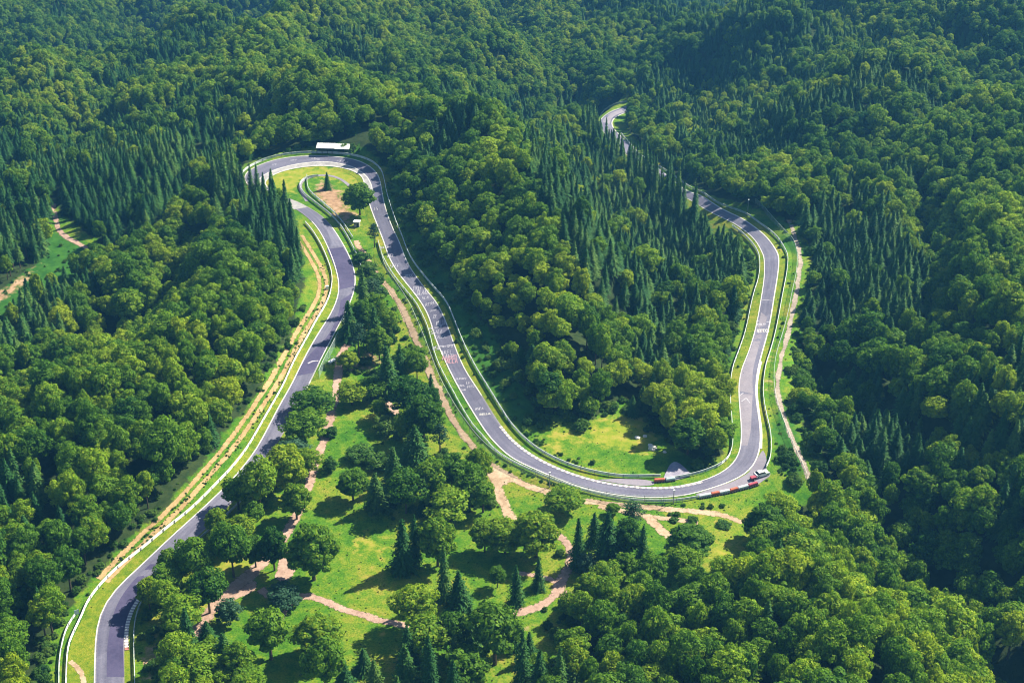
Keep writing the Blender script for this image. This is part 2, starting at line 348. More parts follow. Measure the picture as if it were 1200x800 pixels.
def smooth_poly(P, n=None, step=2.0, it=2):
    P = np.asarray(P, float)
    for _ in range(it):
        Q = [P[0]]
        for a, b in zip(P[:-1], P[1:]): Q += [a * .75 + b * .25, a * .25 + b * .75]
        Q.append(P[-1]); P = np.array(Q)
    L = np.concatenate([[0], np.cumsum(np.linalg.norm(np.diff(P, axis=0), axis=1))])
    if n is None: n = max(2, int(L[-1] / step))
    t = np.linspace(0, L[-1], n)
    return np.stack([np.interp(t, L, P[:, k]) for k in range(P.shape[1])], 1)
def normals2(P):
    d = np.gradient(P, axis=0); d /= np.linalg.norm(d, axis=1)[:, None] + 1e-9
    return np.stack([-d[:, 1], d[:, 0]], 1)
def strip_mesh(name, L, R, off, mat, across=4, skirt=.25, matfn=None):
    n = len(L); rows = across + 1; V = []
    for i in range(n):
        for k in range(rows):
            p = L[i] + (R[i] - L[i]) * k / across
            V.append((p[0], p[1], 0))
    V = np.array(V); V[:, 2] = H(V[:, 0], V[:, 1]) + off
    F = []; I = []
    for i in range(n - 1):
        for k in range(across):
            a = i * rows + k; F.append((a, a+1, a+rows+1, a+rows)); I.append(matfn(i) if matfn else 0)
    b = len(V); S = []
    for k in (0, across):
        for i in range(n):
            v = V[i * rows + k].copy(); v[2] -= skirt; S.append(v)
    for s, k in enumerate((0, across)):
        for i in range(n - 1):
            a, c = i * rows + k, (i + 1) * rows + k; d, e = b + s * n + i, b + s * n + i + 1
            F.append((a, c, e, d) if s == 0 else (c, a, d, e)); I.append(matfn(i) if matfn else 0)
    V = np.vstack([V, np.array(S)])
    me = mesh_np(name, V, F, mat if isinstance(mat, list) else [mat], I)
    k_ = np.concatenate([np.tile(np.arange(rows), n), np.zeros(n), np.full(n, across)]) / across
    i_ = np.concatenate([np.repeat(np.arange(n), rows), np.arange(n), np.arange(n)])
    Lc = np.concatenate([[0], np.cumsum(np.linalg.norm(np.diff((L + R) / 2, axis=0), axis=1))])
    for nm, a_ in (("ac", k_), ("al", Lc[i_]), ("edge", 1 - np.abs(k_ * 2 - 1))):
        at = me.attributes.new(nm, "FLOAT", "POINT"); at.data.foreach_set("value", a_.astype(np.float32))
    # make sure faces look up
    return me
def struct(name, me): return tag(obj(name, me), kind="structure")
# ------------------------------------------------------------------ the race track
OUT = [
 # left straight (outer = left-hand side going up), ring, right straight, bottom bend, right road
 [(106,1150),(108,960),(110,830),(110,800),(110.5,770),(111,745),(113,724),(119,707),(130,693),(144,680),(164,662),(188,640),(207,622),(234,600),(262,573),(278,556),(299,527.5),(312,505)],
 [(312,505),(332,466),(350,432),(368,398),(385,372),(394,354),(398,340),(396,325),(391,307),(382,285),(372,266),(360,254),(348,246)],
 [(348,246),(336,239),(318,233),(300,225),(288,216),(285,207),(290,200.5),(304,193),(321,187),(342.6,183.5),(371,182)],
 [(371,182),(405,184),(422,188),(435,194),(443,202),(446.5,214),(448.5,229),(453,249),(462,270),(469,285)],
 [(469,285),(473,297),(480,313),(488,324),(499.5,338.5),(510,351),(518,366),(525,382),(532,402.5),(542,426.5),(555.5,449),(570.5,473),(587,499)],
 [(587,499),(600,514),(620,530.5),(650,546.5),(686,559.5),(720,567),(748,570),(777,571),(800.5,568.5),(822.5,563.5)],
 [(822.5,563.5),(842.7,555.5),(858,545),(866.5,531),(868.5,515),(868,495),(865.5,467),(865,448),(869.5,430),(878.5,407.5)],
 [(878.5,407.5),(886,382),(890.5,357),(894,335),(896,318),(894,297),(887,282),(874,271),(858,262),(835,250)],
 [(835,250),(812,238),(785,222),(750,197),(728,176),(712,161),(703,150),(701.5,143),(706,136.5),(716,130),(734,123),(741,121)]]
INN = [
 [(141,1150),(144,960),(146,830),(146,798),(145.5,770),(145,750),(147,728),(154,710),(169,691),(185,673),(205,652.5),(235,626),(262.5,600),(280,582),(296,562),(312,537),(324,521),(335,505)],
 [(335,505),(357.5,460),(371,432.5),(388,400),(398,380),(410,357.5),(417.5,337.5),(417.5,320),(410,300),(401,283),(388,262.5),(374,249.5),(357,240.5)],
 [(357,240.5),(345,235),(330,229),(316,222.5),(309.7,215.5),(310,210.5),(319,205),(334,199.8),(354,195.8),(378,194.2)],
 [(378,194.2),(398,196),(413.5,199.8),(424,206),(427.5,214),(429,222),(431,235),(435,248),(443,267),(450,285)],
 [(450,285),(453,297),(458,308),(468,323.5),(483,340),(493.5,355),(502,371),(506,384),(509.5,398),(519.5,419),(533,447),(543.5,466.5),(554,483.5),(568,506)],
 [(568,506),(582,522),(600,538.5),(638,555),(675,570),(700,576.5),(725,581),(762,584),(790,582.5),(815,578.5)],
 [(815,578.5),(850,567.5),(873,557),(884,547),(891,530),(892.5,510),(890,488),(887,470),(886,452),(889,432),(895,407.5)],
 [(895,407.5),(902,385),(906,360),(910,335),(914,309),(912,295),(904,282),(892,270),(870,257),(845,244)],
 [(845,244),(812,226.5),(790,211),(762,190),(742,174),(728,160),(718.5,150),(716,144),(719,138.5),(726,134.5),(736,131),(742,129)]]
def joined(secs):
    out = []
    for s in secs: out += s if not out else s[1:]
    return out
NS = [40, 40, 36, 30, 44, 50, 40, 34, 44]
Lw, Rw = [], []
# smooth whole edges first, then sample section by section
def edge(secs):
    full = hits(joined(secs)); bounds = [0]
    for s in secs: bounds.append(bounds[-1] + len(s) - 1)
    P = full; idx = np.arange(len(P), dtype=float)
    for _ in range(3):
        Q = [P[0]]; J = [idx[0]]
        for a, b, i, j in zip(P[:-1], P[1:], idx[:-1], idx[1:]):
            Q += [a*.75+b*.25, a*.25+b*.75]; J += [i*.75+j*.25, i*.25+j*.75]
        Q.append(P[-1]); J.append(idx[-1]); P = np.array(Q); idx = np.array(J)
    L = np.concatenate([[0], np.cumsum(np.linalg.norm(np.diff(P, axis=0), axis=1))])
    res = []
    for k in range(len(secs)):
        l0, l1 = np.interp(bounds[k], idx, L), np.interp(bounds[k+1], idx, L)
        t = np.linspace(l0, l1, NS[k] + 1)[(0 if k == 0 else 1):]
        res.append(np.stack([np.interp(t, L, P[:, 0]), np.interp(t, L, P[:, 1])], 1))
    return np.vstack(res)
OUTE, INNE = edge(OUT), edge(INN)
SECB = np.cumsum([0] + NS)
def avg(P, it):
    for _ in range(it): P[1:-1] = (P[:-2] + 2 * P[1:-1] + P[2:]) / 4
    return P
OUTE = avg(OUTE, 3); INNE = avg(INNE, 3)
struct("race_track", strip_mesh("race_track", OUTE, INNE, .10, M_ASPH, 6))
def edge_line(P, side, w, inset, off, mat, name, sl=slice(None)):
    P = P[sl]; nn = normals2(P) * side
    return struct(name, strip_mesh(name, P + nn * inset, P + nn * (inset + w), off, mat, 1, .06))
edge_line(OUTE, -1, .28, .0, .125, M_PAINT, "track_edge_line", slice(0, 78))
edge_line(OUTE, -1, .28, .0, .125, M_PAINT, "track_edge_line", slice(88, 185))
edge_line(OUTE, -1, .28, .0, .125, M_PAINT, "track_edge_line", slice(236, None))
edge_line(INNE, 1, .3, .0, .125, M_PAINT, "track_edge_line", slice(40, 76))
edge_line(INNE, 1, .36, .0, .125, M_PAINT, "track_edge_line", slice(128, None))
edge_line(INNE, 1, .40, .0, .125, M_PAINT, "track_edge_line", slice(0, 16))
# mown strips beside the tarmac
def verge(P, side, w0, w1, sl, name="grass_verge", mat=None):
    P = P[sl]; nn = normals2(P) * side
    struct(name, strip_mesh(name, P - nn * w0, P - nn * w1, .045, mat or M_VERGE, 2, .1))
verge(OUTE, -1, -.1, 3.0, slice(0, 76)); verge(OUTE, -1, -.1, 1.6, slice(140, 200)); verge(OUTE, -1, -.1, 2.6, slice(262, 345))
verge(INNE, 1, -.1, 2.2, slice(118, 176)); verge(INNE, 1, -.1, 2.2, slice(243, 320))
verge(INNE, 1, -.1, 2.0, slice(2, 40))
# wide strip of the bottom left bend
_a = smooth_poly(hits([(79,1000),(79,800),(80,764),(85,748),(97,724),(104,706),(119,686),(141,664),(173,640)]), 40)
_b = smooth_poly(hits([(109,1000),(110,800),(111,764),(112,742),(116,716),(128,696),(144,681),(164,663),(189,640)]), 40)
struct("grass_verge", strip_mesh("grass_verge", _a, _b, .035, M_VERGE, 4, .1))
_a = smooth_poly(hits([(105,1000),(106,800),(106.5,764),(108,740)]), 20); _b = smooth_poly(hits([(110,1000),(110.5,800),(111,764),(111.5,740)]), 20)
# concrete banked lane in the ring
CO = smooth_poly(hits([(318,226),(304.5,217),(303,210.6),(312,203.8),(325.7,198),(344,193.2),(364.5,190.2),(385,189.8),(405,193.2),(418.5,198.2),(428.6,205.5),(434,214),(436.5,224),(437,236)]), 90)
CI = smooth_poly(hits([(322,227),(311,218),(309.7,213),(319,205.4),(334,199.7),(354.4,195.6),(378,194),(398,195.8),(413.5,199.5),(424.4,206),(427.5,214),(428.5,222),(429.5,230),(432,239)]), 90)
struct("concrete_lane", strip_mesh("concrete_lane", CO, CI, .135, M_CONC, 3, .06))
nn = normals2(CO); struct("track_edge_line", strip_mesh("lane_seam", CO - nn*.1, CO + nn*.25, .15, M_PAINT, 1, .05))
nn = normals2(CI); struct("track_edge_line", strip_mesh("lane_seam", CI - nn*.35, CI + nn*.05, .155, M_PAINT, 1, .05))
# fresh dark tarmac on the right half of the left road, worn pale patches elsewhere
def patch(name, A, B, mat, off=.116, n=40, across=3): struct(name, strip_mesh(name, smooth_poly(hits(A), n), smooth_poly(hits(B), n), off, mat, across, .01))
patch("tarmac_patch", [(125,793),(125.5,764),(126.5,750),(130,730),(136,710),(146,693),(160,676),(176,661)], [(145.5,793),(144.5,764),(144.5,748),(147,728),(154,710),(168,691),(184,673),(196,661)], M_NEW)
patch("tarmac_patch", [(345,441),(360,418),(383,397),(396,372),(399.5,352)], [(367,437),(381,412),(396.5,380),(408,358),(414,343)], M_NEW, .116)
patch("tarmac_patch", [(397,340),(395,322),(388,303),(383,292)], [(417,335),(417,320),(409,301),(402,290)], M_NEW, .116)
patch("concrete_lane", [(345,246),(337,241),(331,238)], [(361,243),(351,237.5),(342,234)], M_CONC, .13, 10)
patch("tarmac_patch", [(866,458),(867,440),(872,428),(880,408),(888,384),(892,366)], [(883,462),(881,445),(884,425),(890,402),(896,382),(899,372)], M_PATCH, .116)
patch("tarmac_patch", [(867,522),(869,505),(867,480),(866,462)], [(876,522),(880,505),(881,480),(882,462)], M_PATCH, .117)
patch("tarmac_patch", [(706,143),(709,137),(719,131),(736,125)], [(714,146),(717,138),(725,133.5),(738,130)], M_PATCH, .116, 20)
# run-off areas
def sheet(name, poly, mat, off, step=2.5):
    P = hits(poly); c = P.mean(0); ring = smooth_poly(np.vstack([P, P[:1]]), 60, it=2)[:-1]
    V = [c]; 
    for k in range(1, 9): V += list(c + (ring - c) * k / 8)
    V = np.array(V); m = len(ring); F = [(0, 1 + i, 1 + (i + 1) % m) for i in range(m)]
    for k in range(7):
        for i in range(m):
            a, b = 1 + k*m + i, 1 + k*m + (i+1) % m; F.append((a, a + m, b + m, b))
    V3 = np.column_stack([V, H(V[:, 0], V[:, 1]) + off])
    me = mesh_np(name, V3, F, mat)
    at = me.attributes.new("edge", "FLOAT", "POINT"); at.data.foreach_set("value", np.concatenate([[1], np.repeat(np.clip((8 - np.arange(1, 9)) / 3.5, 0, 1), m)]).astype(np.float32))
    return struct(name, me)
sheet("run_off_area", [(815,579),(850,568),(875,556),(886,545),(892,530),(894,526),(899,538),(897,550),(905,556),(896,562),(886,569),(870,574),(850,578),(825,583)], M_PATCH, .085)
sheet("run_off_area", [(700,562),(728,560.5),(752,561.5),(768,564),(766,569),(745,569),(722,566)], M_PATCH, .08)
sheet("gravel_bed", [(777,562),(781,552),(786,543),(792,541),(799,545),(806,552),(812,557),(800,561),(785,564)], M_GRAV, .22)

def kerb(name, label, pts, w, block, mats, red_end=0):
    P = smooth_poly(hits(pts), step=block); nn = normals2(P); mb = MB(); k = len(P) - 1
    h = .16
    for i in range(k):
        mi = 0 if i % 2 == 0 else 1
        if i < red_end: mi = 2
        a, b = P[i], P[i+1]; na, nb = nn[i], nn[i+1]
        V = []
        for p, q in ((a, na), (b, nb)):
            for s in (0, 1):
                x, y = p + q * w * s; z = float(H(x, y)); V += [(x, y, z - .1), (x, y, z + h + (.0 if s else .03))]
        mb.add(V, [(1,3,7,5),(0,1,5,4),(2,6,7,3),(0,2,3,1),(4,5,7,6)], mi)
    o = obj(name, mb.mesh(name, mats)); tag(o, label, "kerb"); return o
M_KERBG = simple("grey kerb paint", (.34,.31,.34), (.26,.24,.28), 2)
kerb("kerb", "long dashed white kerb on the inner edge of the bottom bend", [(588,499.5),(600,514.5),(620,531),(650,547),(686,560),(720,567.5),(748,570.5),(777,571.5),(800.5,569),(822.5,564)], -.8, .75, [M_KERBW, M_KERBG, M_KERBR])
kerb("kerb", "white toothed kerb with one red block at bottom left bend", [(146.5,762),(145.5,745),(147.5,728),(154.5,710),(169.5,690.5)], -.9, .5, [M_KERBW, M_KERBG, M_KERBR], 2)
kerb("kerb", "solid white kerb on the right side of the final right bend", [(893,526),(893.5,505),(891,488),(888.5,470),(887.5,452),(890.5,434),(893,424)], .55, 2.5, [M_KERBW, M_KERBW, M_KERBW])

# graffiti painted on the tarmac
M_GRAF = simple("chalky graffiti paint", (.44,.43,.49), (.24,.23,.30), 1.2)
M_GRAFR = simple("faded red graffiti", (.42,.22,.26), (.26,.17,.22), 1.2)
gr = MB()
def stroke(pts, w=.16, mi=0):
    P = np.array(pts); 
    for a, b in zip(P[:-1], P[1:]):
        d = b - a; l = np.linalg.norm(d)
        if l < 1e-3: continue
        n_ = np.array([-d[1], d[0]]) / l * w / 2; V = []
        for p in (a + n_, a - n_, b - n_, b + n_): V.append((p[0], p[1], float(H(*p)) + .132))
        gr.add(V, [(0,1,2,3)], mi)
def scribble(u, v, wpx, hpx, chars=5, mi=0, w=.2, ang=0):
    """one row of hand-painted letters, wpx x hpx in photo pixels at that spot, lying on the road"""
    c, d = hit(u, v); s = d / FPX; Wm = wpx * s; Hm = hpx * s * 1.75; r = random
    ca, sa = math.cos(ang), math.sin(ang)
    for k in range(chars):
        x0 = (k / chars - .5) * Wm; cw = Wm / chars * .72
        kind = r.randrange(6)
        if kind == 0: L = [(0,0),(0,1)], [(0,1),(1,1)], [(0,.5),(.8,.5)]
        elif kind == 1: L = [(0,0),(0,1),(1,.9),(1,.1),(0,0)],
        elif kind == 2: L = [(1,1),(0,1),(0,.5),(1,.45),(1,0),(0,0)],
        elif kind == 3: L = [(0,0),(.5,1),(1,0)], [(.2,.4),(.8,.4)]
        elif kind == 4: L = [(0,1),(0,0),(1,0)],
        else: L = [(0,0),(0,1),(1,.7),(.1,.5),(1,0)],
        for st in L:
            pts = []
            for (x, y) in st:
                X = x0 + x * cw; Y = (y - .5) * Hm + r.uniform(-.1, .1)
                pts.append((c[0] + X * ca - Y * sa, c[1] + X * sa + Y * ca))
            stroke(pts, w, mi)
for a in [(452,290,10,3,4),(459,300,9,4,3),(463,312,11,4,4),(479,324,10,3,4),(489,338,9,5,3),(496,343,14,7,5),(499,349,8,4,3),(505,356,12,5,4),(508,364,8,2,4),(510,371,4,5,2),
          (517,378,11,5,5),(511,384,15,2,6),(512,389,14,4,5),(517,395,15,3,5),(512,408,10,4,3),(523,406,16,2,7),(524,413,14,4,4),(527,417,10,4,3),
          (540,444,15,2,8),(549,449,5,3,2),(541,452,9,2,4),(552,453,9,3,4),(543,457,7,2,3),(562,479,10,3,4),
          (436,230,3,3,2),(441,245,4,4,2),(398,189,6,2,3),(372,187,6,2,3),(345,188,8,2,3),(322,193,6,2,3),(368,186,5,2,2)]:
    scribble(a[0], a[1], a[2], a[3], a[4], 0, .17, random.uniform(-.08, .05))
for a in [(527,419,17,5,5),(530,423,14,5,4)]: scribble(*a, 1, .3)
def tline(a, b, w=.4, mi=0): stroke([hit(*a)[0], hit(*b)[0]], w, mi)
for a, b in [((512,382),(522,380)),((512.5,406.5),(532,404)),((502,355.5),(512,356)),((892,351.5),(906,352.5)),((886,376.5),(902,377.5)),((474,323),(484,321.5))]: tline(a, b, .3)
for a, b in [((866,464.5),(871,460.5)),((869,470.5),(874.5,466.5)),((874.5,466.5),(879,472.5))]: tline(a, b, .35)
tline((361,426),(366,423.5), .5); tline((366,423.5),(373,423), .45)
for u, v, w in [(189,667.5,1.6),(193,665,1.3),(191.5,671,1.0),(186,671.5,.9),(196,667,.8)]:
    c, _ = hit(u, v); stroke([c - [w*.5, .3], c + [w*.5, .2]], w*.7)
tline((184,681.5),(191.5,684), .35)
scribble(890.5,380.5,6,2.2,2,0,.3); scribble(897,380.5,4,2.2,1,0,.3); scribble(279,580,14,3,5,0,.22,.5); scribble(270,586,7,3,3,0,.2,.5)
tag(obj("painted_graffiti", gr.mesh("painted_graffiti", [M_GRAF, M_GRAFR])), kind="structure")
def word(txt, u, v, wpx, hscale, name="painted_word"):
    cu = bpy.data.curves.new(name, "FONT"); cu.body = txt; cu.size = 1; cu.offset = .02
    o = bpy.data.objects.new(name, cu); me = bpy.data.meshes.new_from_object(o)
    bpy.data.objects.remove(o); bpy.data.curves.remove(cu)
    c, d = hit(u, v); V = np.array([q.co[:] for q in me.vertices]); s = wpx * d / FPX / (V[:, 0].max() - V[:, 0].min())
    V[:, 0] = (V[:, 0] - V[:, 0].mean()) * s + c[0]; V[:, 1] = (V[:, 1] - .35) * s * hscale + c[1]; V[:, 2] = H(V[:, 0], V[:, 1]) + .135
    me.vertices.foreach_set("co", V.ravel()); me.materials.append(M_PAINT); me.update()
    tag(obj(name, me), kind="structure")
word("STTO", 893, 388, 14, 1.9); word("BELLA", 565, 485.5, 13, 1.1)

# ------------------------------------------------------------------ paths
M_GREYP = dirt("grey beige gravel", (.20,.16,.14), (.40,.34,.29), .2)
PATHPTS = []
def path(name, pts, wpx, mat, off=.05, jag=.35):
    """pts in photo pixels along the centre; wpx = width in metres"""
    P = smooth_poly(hits(pts), step=2.0); PATHPTS.extend(P.tolist()); nn = normals2(P); r = np.random.default_rng(len(pts))
    w = wpx / 1.35 * (1 + avg(r.uniform(-jag, jag, len(P)), 1)); w2 = wpx / 1.35 * (1 + avg(r.uniform(-jag, jag, len(P)), 1))
    struct(name, strip_mesh(name, P + nn * w[:, None], P - nn * w2[:, None], off, mat, 4, .02))
path("gravel_path", [(411,400),(403,410),(397,425),(396,445),(394,462),(386,495),(378,520),(368,547),(360,576),(349,600),(338,622),(326,640)], 2.0, M_PINK)
path("gravel_path", [(326,640),(312,652),(294,673),(272,690),(254,706),(238,724),(225,745)], 3.4, M_PINK)
sheet("dirt_patch", [(328,648),(338,642),(346,654),(348,668),(340,680),(328,684),(320,680),(324,666)], M_PINK, .045)
sheet("dirt_patch", [(262,702),(272,686),(290,675),(304,682),(304,690),(290,697),(276,702),(266,710)], M_PINK, .04)
path("gravel_path", [(305,690),(325,702),(342,706),(352,698),(366,698),(392,709),(420,720),(452,729),(480,733)], 1.9, M_PINK)
path("gravel_path", [(342,706),(334,716),(325,730)], 1.5, M_PINK)
path("service_path", [(417,282),(427,300),(437,316),(446,327),(456,338),(465,350),(475,370),(486,396),(500,428),(515,462),(530,492),(550,520),(574,545),(600,560),(620,570),(642,577),(680,587),(725,591),(775,596),(825,600),(852,605),(870,612)], 1.9, M_DIRT)
path("service_path", [(576,552),(584,570),(590,590),(600,612)], 2.2, M_DIRT, .045)
sheet("dirt_patch", [(560,534),(576,545),(600,556),(604,564),(590,570),(584,582),(577,570),(566,550)], M_DIRT, .055)
path("service_path", [(702,592),(735,600),(770,606),(795,609),(818,612)], 1.6, M_DIRT, .06)
path("gravel_path", [(756,604),(766,612),(776,622),(786,628)], 2.2, M_DIRT, .062)
path("gravel_path", [(592,722),(615,715),(640,707),(654,692),(670,699),(695,696),(712,692)], 2.0, M_PINK)
path("gravel_path", [(653,700),(654,685),(662,670),(672,655),(668,640),(658,630),(648,626)], 2.2, M_PINK, .055)
path("gravel_path", [(654,682),(640,676),(622,673),(604,671)], 1.3, M_PINK, .045)
path("gravel_path", [(444,464),(452,470),(462,480),(471,490)], 1.7, M_PINK, .05)
for o_ in (-1.1, 1.1):
    P = smooth_poly(hits([(120,680),(160,637),(200,602),(225,575),(250,546),(275,515),(299,482),(330,432),(347,399),(360,377),(375,353),(380,335),(375,317),(365,300),(357,287),(350,276)]), step=3)
    nn = normals2(P); c_ = P + nn * o_; struct("dirt_track", strip_mesh("dirt_track", c_ + nn*.85, c_ - nn*.85, .06, M_RUT, 2, .02))
path("forest_track", [(62,238),(64,250),(67,268),(78,279),(90,285),(104,291),(118,298)], 1.7, M_PINK, .1)
path("access_path", [(925,258),(931,275),(937,292),(938.5,312),(934.5,328),(934,342),(929,367),(923,392),(919,408),(915,424),(911.5,442),(911,462),(916,480),(923,500),(932,522),(942,545),(951,568)], 1.3, M_GREYP, .06, .5)
path("gravel_path", [(81,775),(88,779),(95,786),(99,800),(101,830)], 1.0, M_DIRT, .075)
path("gravel_band", [(360,236),(353,224),(351,216),(357,210),(370,205.5),(388,205.5),(402,211),(413,221),(420,232)], .9, M_PATCH, .06, .1)

# ------------------------------------------------------------------ guardrails
def rail_mesh(P, z0, z1):
    nn = normals2(P); mb = MB(); prof = []
    hh = (z1 - z0); nb = max(1, int(round(hh / .36)))
    for b in range(nb):
        a = z0 + b * hh / nb; c = a + hh / nb * .86
        for t, o in ((0,0),(.12,.07),(.38,.07),(.5,0),(.62,.07),(.88,.07),(1,0)): prof.append((o, a + (c - a) * t, b))
    V = []
    zb = H(P[:, 0], P[:, 1])
    for i in range(len(P)):
        for (o, z, b) in prof: V.append((P[i,0] + nn[i,0]*(o+.06), P[i,1] + nn[i,1]*(o+.06), zb[i] + z))
        V.append((P[i,0], P[i,1], zb[i] + z1)); V.append((P[i,0] + nn[i,0]*.14, P[i,1] + nn[i,1]*.14, zb[i] + z1))
    k = len(prof) + 2; F = []
    for i in range(len(P) - 1):
        for j in range(len(prof) - 1):
            if prof[j][2] == prof[j+1][2]: F.append((i*k+j, i*k+j+1, (i+1)*k+j+1, (i+1)*k+j))
        j = len(prof); F.append((i*k+j, i*k+j+1, (i+1)*k+j+1, (i+1)*k+j))
    mb.add(V, F); return mb
_pm = MB(); _pm.box((0, 0, .5), (.12, .12, 1.1)); POSTM = _pm.mesh("rail_post", [M_POST])
RAILPTS = []
def guardrail(label, pts, z0=.28, z1=1.0, cat="guardrail", postgap=4.0, rail=M_RAIL, group="steel guardrails along the race track"):
    P = smooth_poly(hits(pts), step=2.0); c = P.mean(0)
    root = thing("guardrail", label, cat, (c[0], c[1], float(H(*c))), 0, group); zz = root.location.z
    RAILPTS.extend(P.tolist())
    me = rail_mesh(P, z0, z1); me.V = [(x - c[0], y - c[1], z - zz) for x, y, z in me.V]
    obj("rail", me.mesh("rail", [rail]), root)
    L = len(P) * 2.0; step = max(postgap, L / 98); Q = P[::max(1, int(round(step / 2)))][:100]
    for q in Q: obj("post", POSTM, root, (q[0] - c[0], q[1] - c[1], float(H(*q)) - zz))
    return root
guardrail("thick white double guardrail on the outer left side of the left straight", [(77,1000),(78,800),(79.5,764),(84,748),(96,724),(103,706),(118,686),(140,664),(172,640),(187,627),(224,599),(250,573),(275,547),(300,510),(325,467),(342,430),(360,398),(372,375),(384,355),(389,340),(390,325),(386,310),(376,287),(366,271),(358,262)], .2, 1.05, rail=M_WHITE)
guardrail("short pale guardrail left of the bottom left footpath", [(70,900),(70,800),(70,776),(74,752),(80,734),(90,720)])
guardrail("guardrail right of the bottom left bend, half under trees", [(160,1000),(159,800),(157.6,764),(157.5,740),(160,722),(168,702),(182,684),(205,660),(235,632),(268,604),(300,572),(325,541),(345,505),(366,462)])
guardrail("guardrail curving round the sandy island inside the hairpin", [(425,330),(425,318),(418,299),(405,273),(391.5,256),(374.6,242.6),(361,232.5),(352.7,224),(351,217),(356,211.4),(363,208.5),(373,207.5)], .25, 1.1)
guardrail("inner second guardrail beside the sandy island of the hairpin", [(359.5,207),(360,220.7),(364.5,227.4),(374.6,236),(398,256),(413.5,280)])
guardrail("long guardrail round the outside of hairpin and down the middle straight", [(279,216),(281.5,208),(288,199.5),(303,191),(321,185),(342,181.3),(371,179.8),(405,181.6),(424,185.5),(438,191.5),(447,200),(450.5,214),(453,229),(461,254),(469,273),(477,296.5),(486,311.5),(501,329.5),(513,343),(523.5,356.5),(531,374.5),(541,400),(555.5,428),(569,452),(584,476),(600,501),(620,521),(640,534.5),(670,548),(700,555.7),(730,560.3),(774,559.4)], .25, 1.15)
guardrail("guardrail on the inner side of the final bend and right road", [(779.5,563.5),(813,557.8),(835,550.5),(850,542.5),(857,532),(859.5,518),(857.5,490),(855.5,462),(857.5,436),(866.5,410.5),(874,389.5),(880,359.5),(885,340),(889,328),(891,312.5),(887.5,292.5),(875,278),(858,266)], .25, 1.1)
guardrail("guardrail on the right side of the right road by the ditch", [(728,158),(742,175),(752,186),(792,207),(815,224),(835,237),(862.5,247),(887.5,261.5),(903,272),(915,284),(923,300),(922.5,317.5),(917,345),(914,362),(909,388),(903.5,409),(896.5,430),(893.5,455),(895,475),(899,493),(903,510),(903.5,532),(901,542),(897.7,548)], .25, 1.1)
guardrail("guardrail between middle straight and wire fence on the infield side", [(443,284),(447,301),(459,322),(472.5,338.5),(486,354),(495,371),(502,387),(509,418),(525.5,450.5),(539,476),(552.5,498.5),(565,512),(580,530),(600,543),(640,561),(680,575.5),(725,586),(765,589),(795,588),(818,584)], .25, 1.0)
guardrail("far curved guardrail above the distant bend between the hills", [(701,149),(698.5,143),(702,135.5),(712,127.5),(724,122.8),(734,120.2)], .2, 1.2)

# ------------------------------------------------------------------ catch fences
_pm = MB(); _pm.box((0, 0, 1.5), (.09, .09, 3.0)); FPOST = _pm.mesh("fence_post", [M_POST])
def fence(label, pts, h=2.4, gap=5.0):
    P = smooth_poly(hits(pts), step=gap / 2); c = P.mean(0); z0 = float(H(*c)); zb = H(P[:, 0], P[:, 1])
    root = thing("wire_fence", label, "fence", (c[0], c[1], z0), 0, "wire fences beside the track")
    V = []; F = []; nn = normals2(P)
    for (p, z, m) in zip(P, zb, nn): V += [(p[0]-c[0], p[1]-c[1], z - z0 + .15), (p[0]-c[0], p[1]-c[1], z - z0 + h)]
    for i in range(len(P) - 1): F.append((2*i, 2*i+2, 2*i+3, 2*i+1))
    obj("mesh_panel", mesh_np("mesh_panel", V, F, M_MESH), root)
    mb = MB(); mb.tube([(p[0]-c[0], p[1]-c[1], z - z0 + h + .02) for p, z in zip(P, zb)], [.05] * len(P), 5); obj("top_rail", mb.mesh("top_rail", [M_RAIL]), root)
    st = max(2, int(math.ceil(len(P) / 98)))
    for q, z in list(zip(P, zb))[::st][:100]: o = obj("post", FPOST, root, (q[0]-c[0], q[1]-c[1], z - z0)); o.scale = (1, 1, h / 3.0 + .03)
fence("long wire fence between the middle straight and the service path", [(446,296),(450,318),(465,338),(478.5,359),(489,383),(502,414),(515,449),(527,472),(539,492),(565,527),(600,551),(640,565),(680,578),(720,588),(760,590.5),(800,589)], 2.6)
fence("tall pale blue wire fence right of the left straight near the gravel path", [(374,444),(380,430),(387.5,417),(396,400),(404,382),(411,364)], 3.0)
fence("wire fence beside the pinkish access path on the right", [(885,238),(900,254),(919,275),(930,285),(934,300),(933,325),(928,345),(923.5,370),(917.5,392.5),(910,415),(906,440),(907,463),(912,482),(918,500),(932.5,535),(945,562)], 2.0)

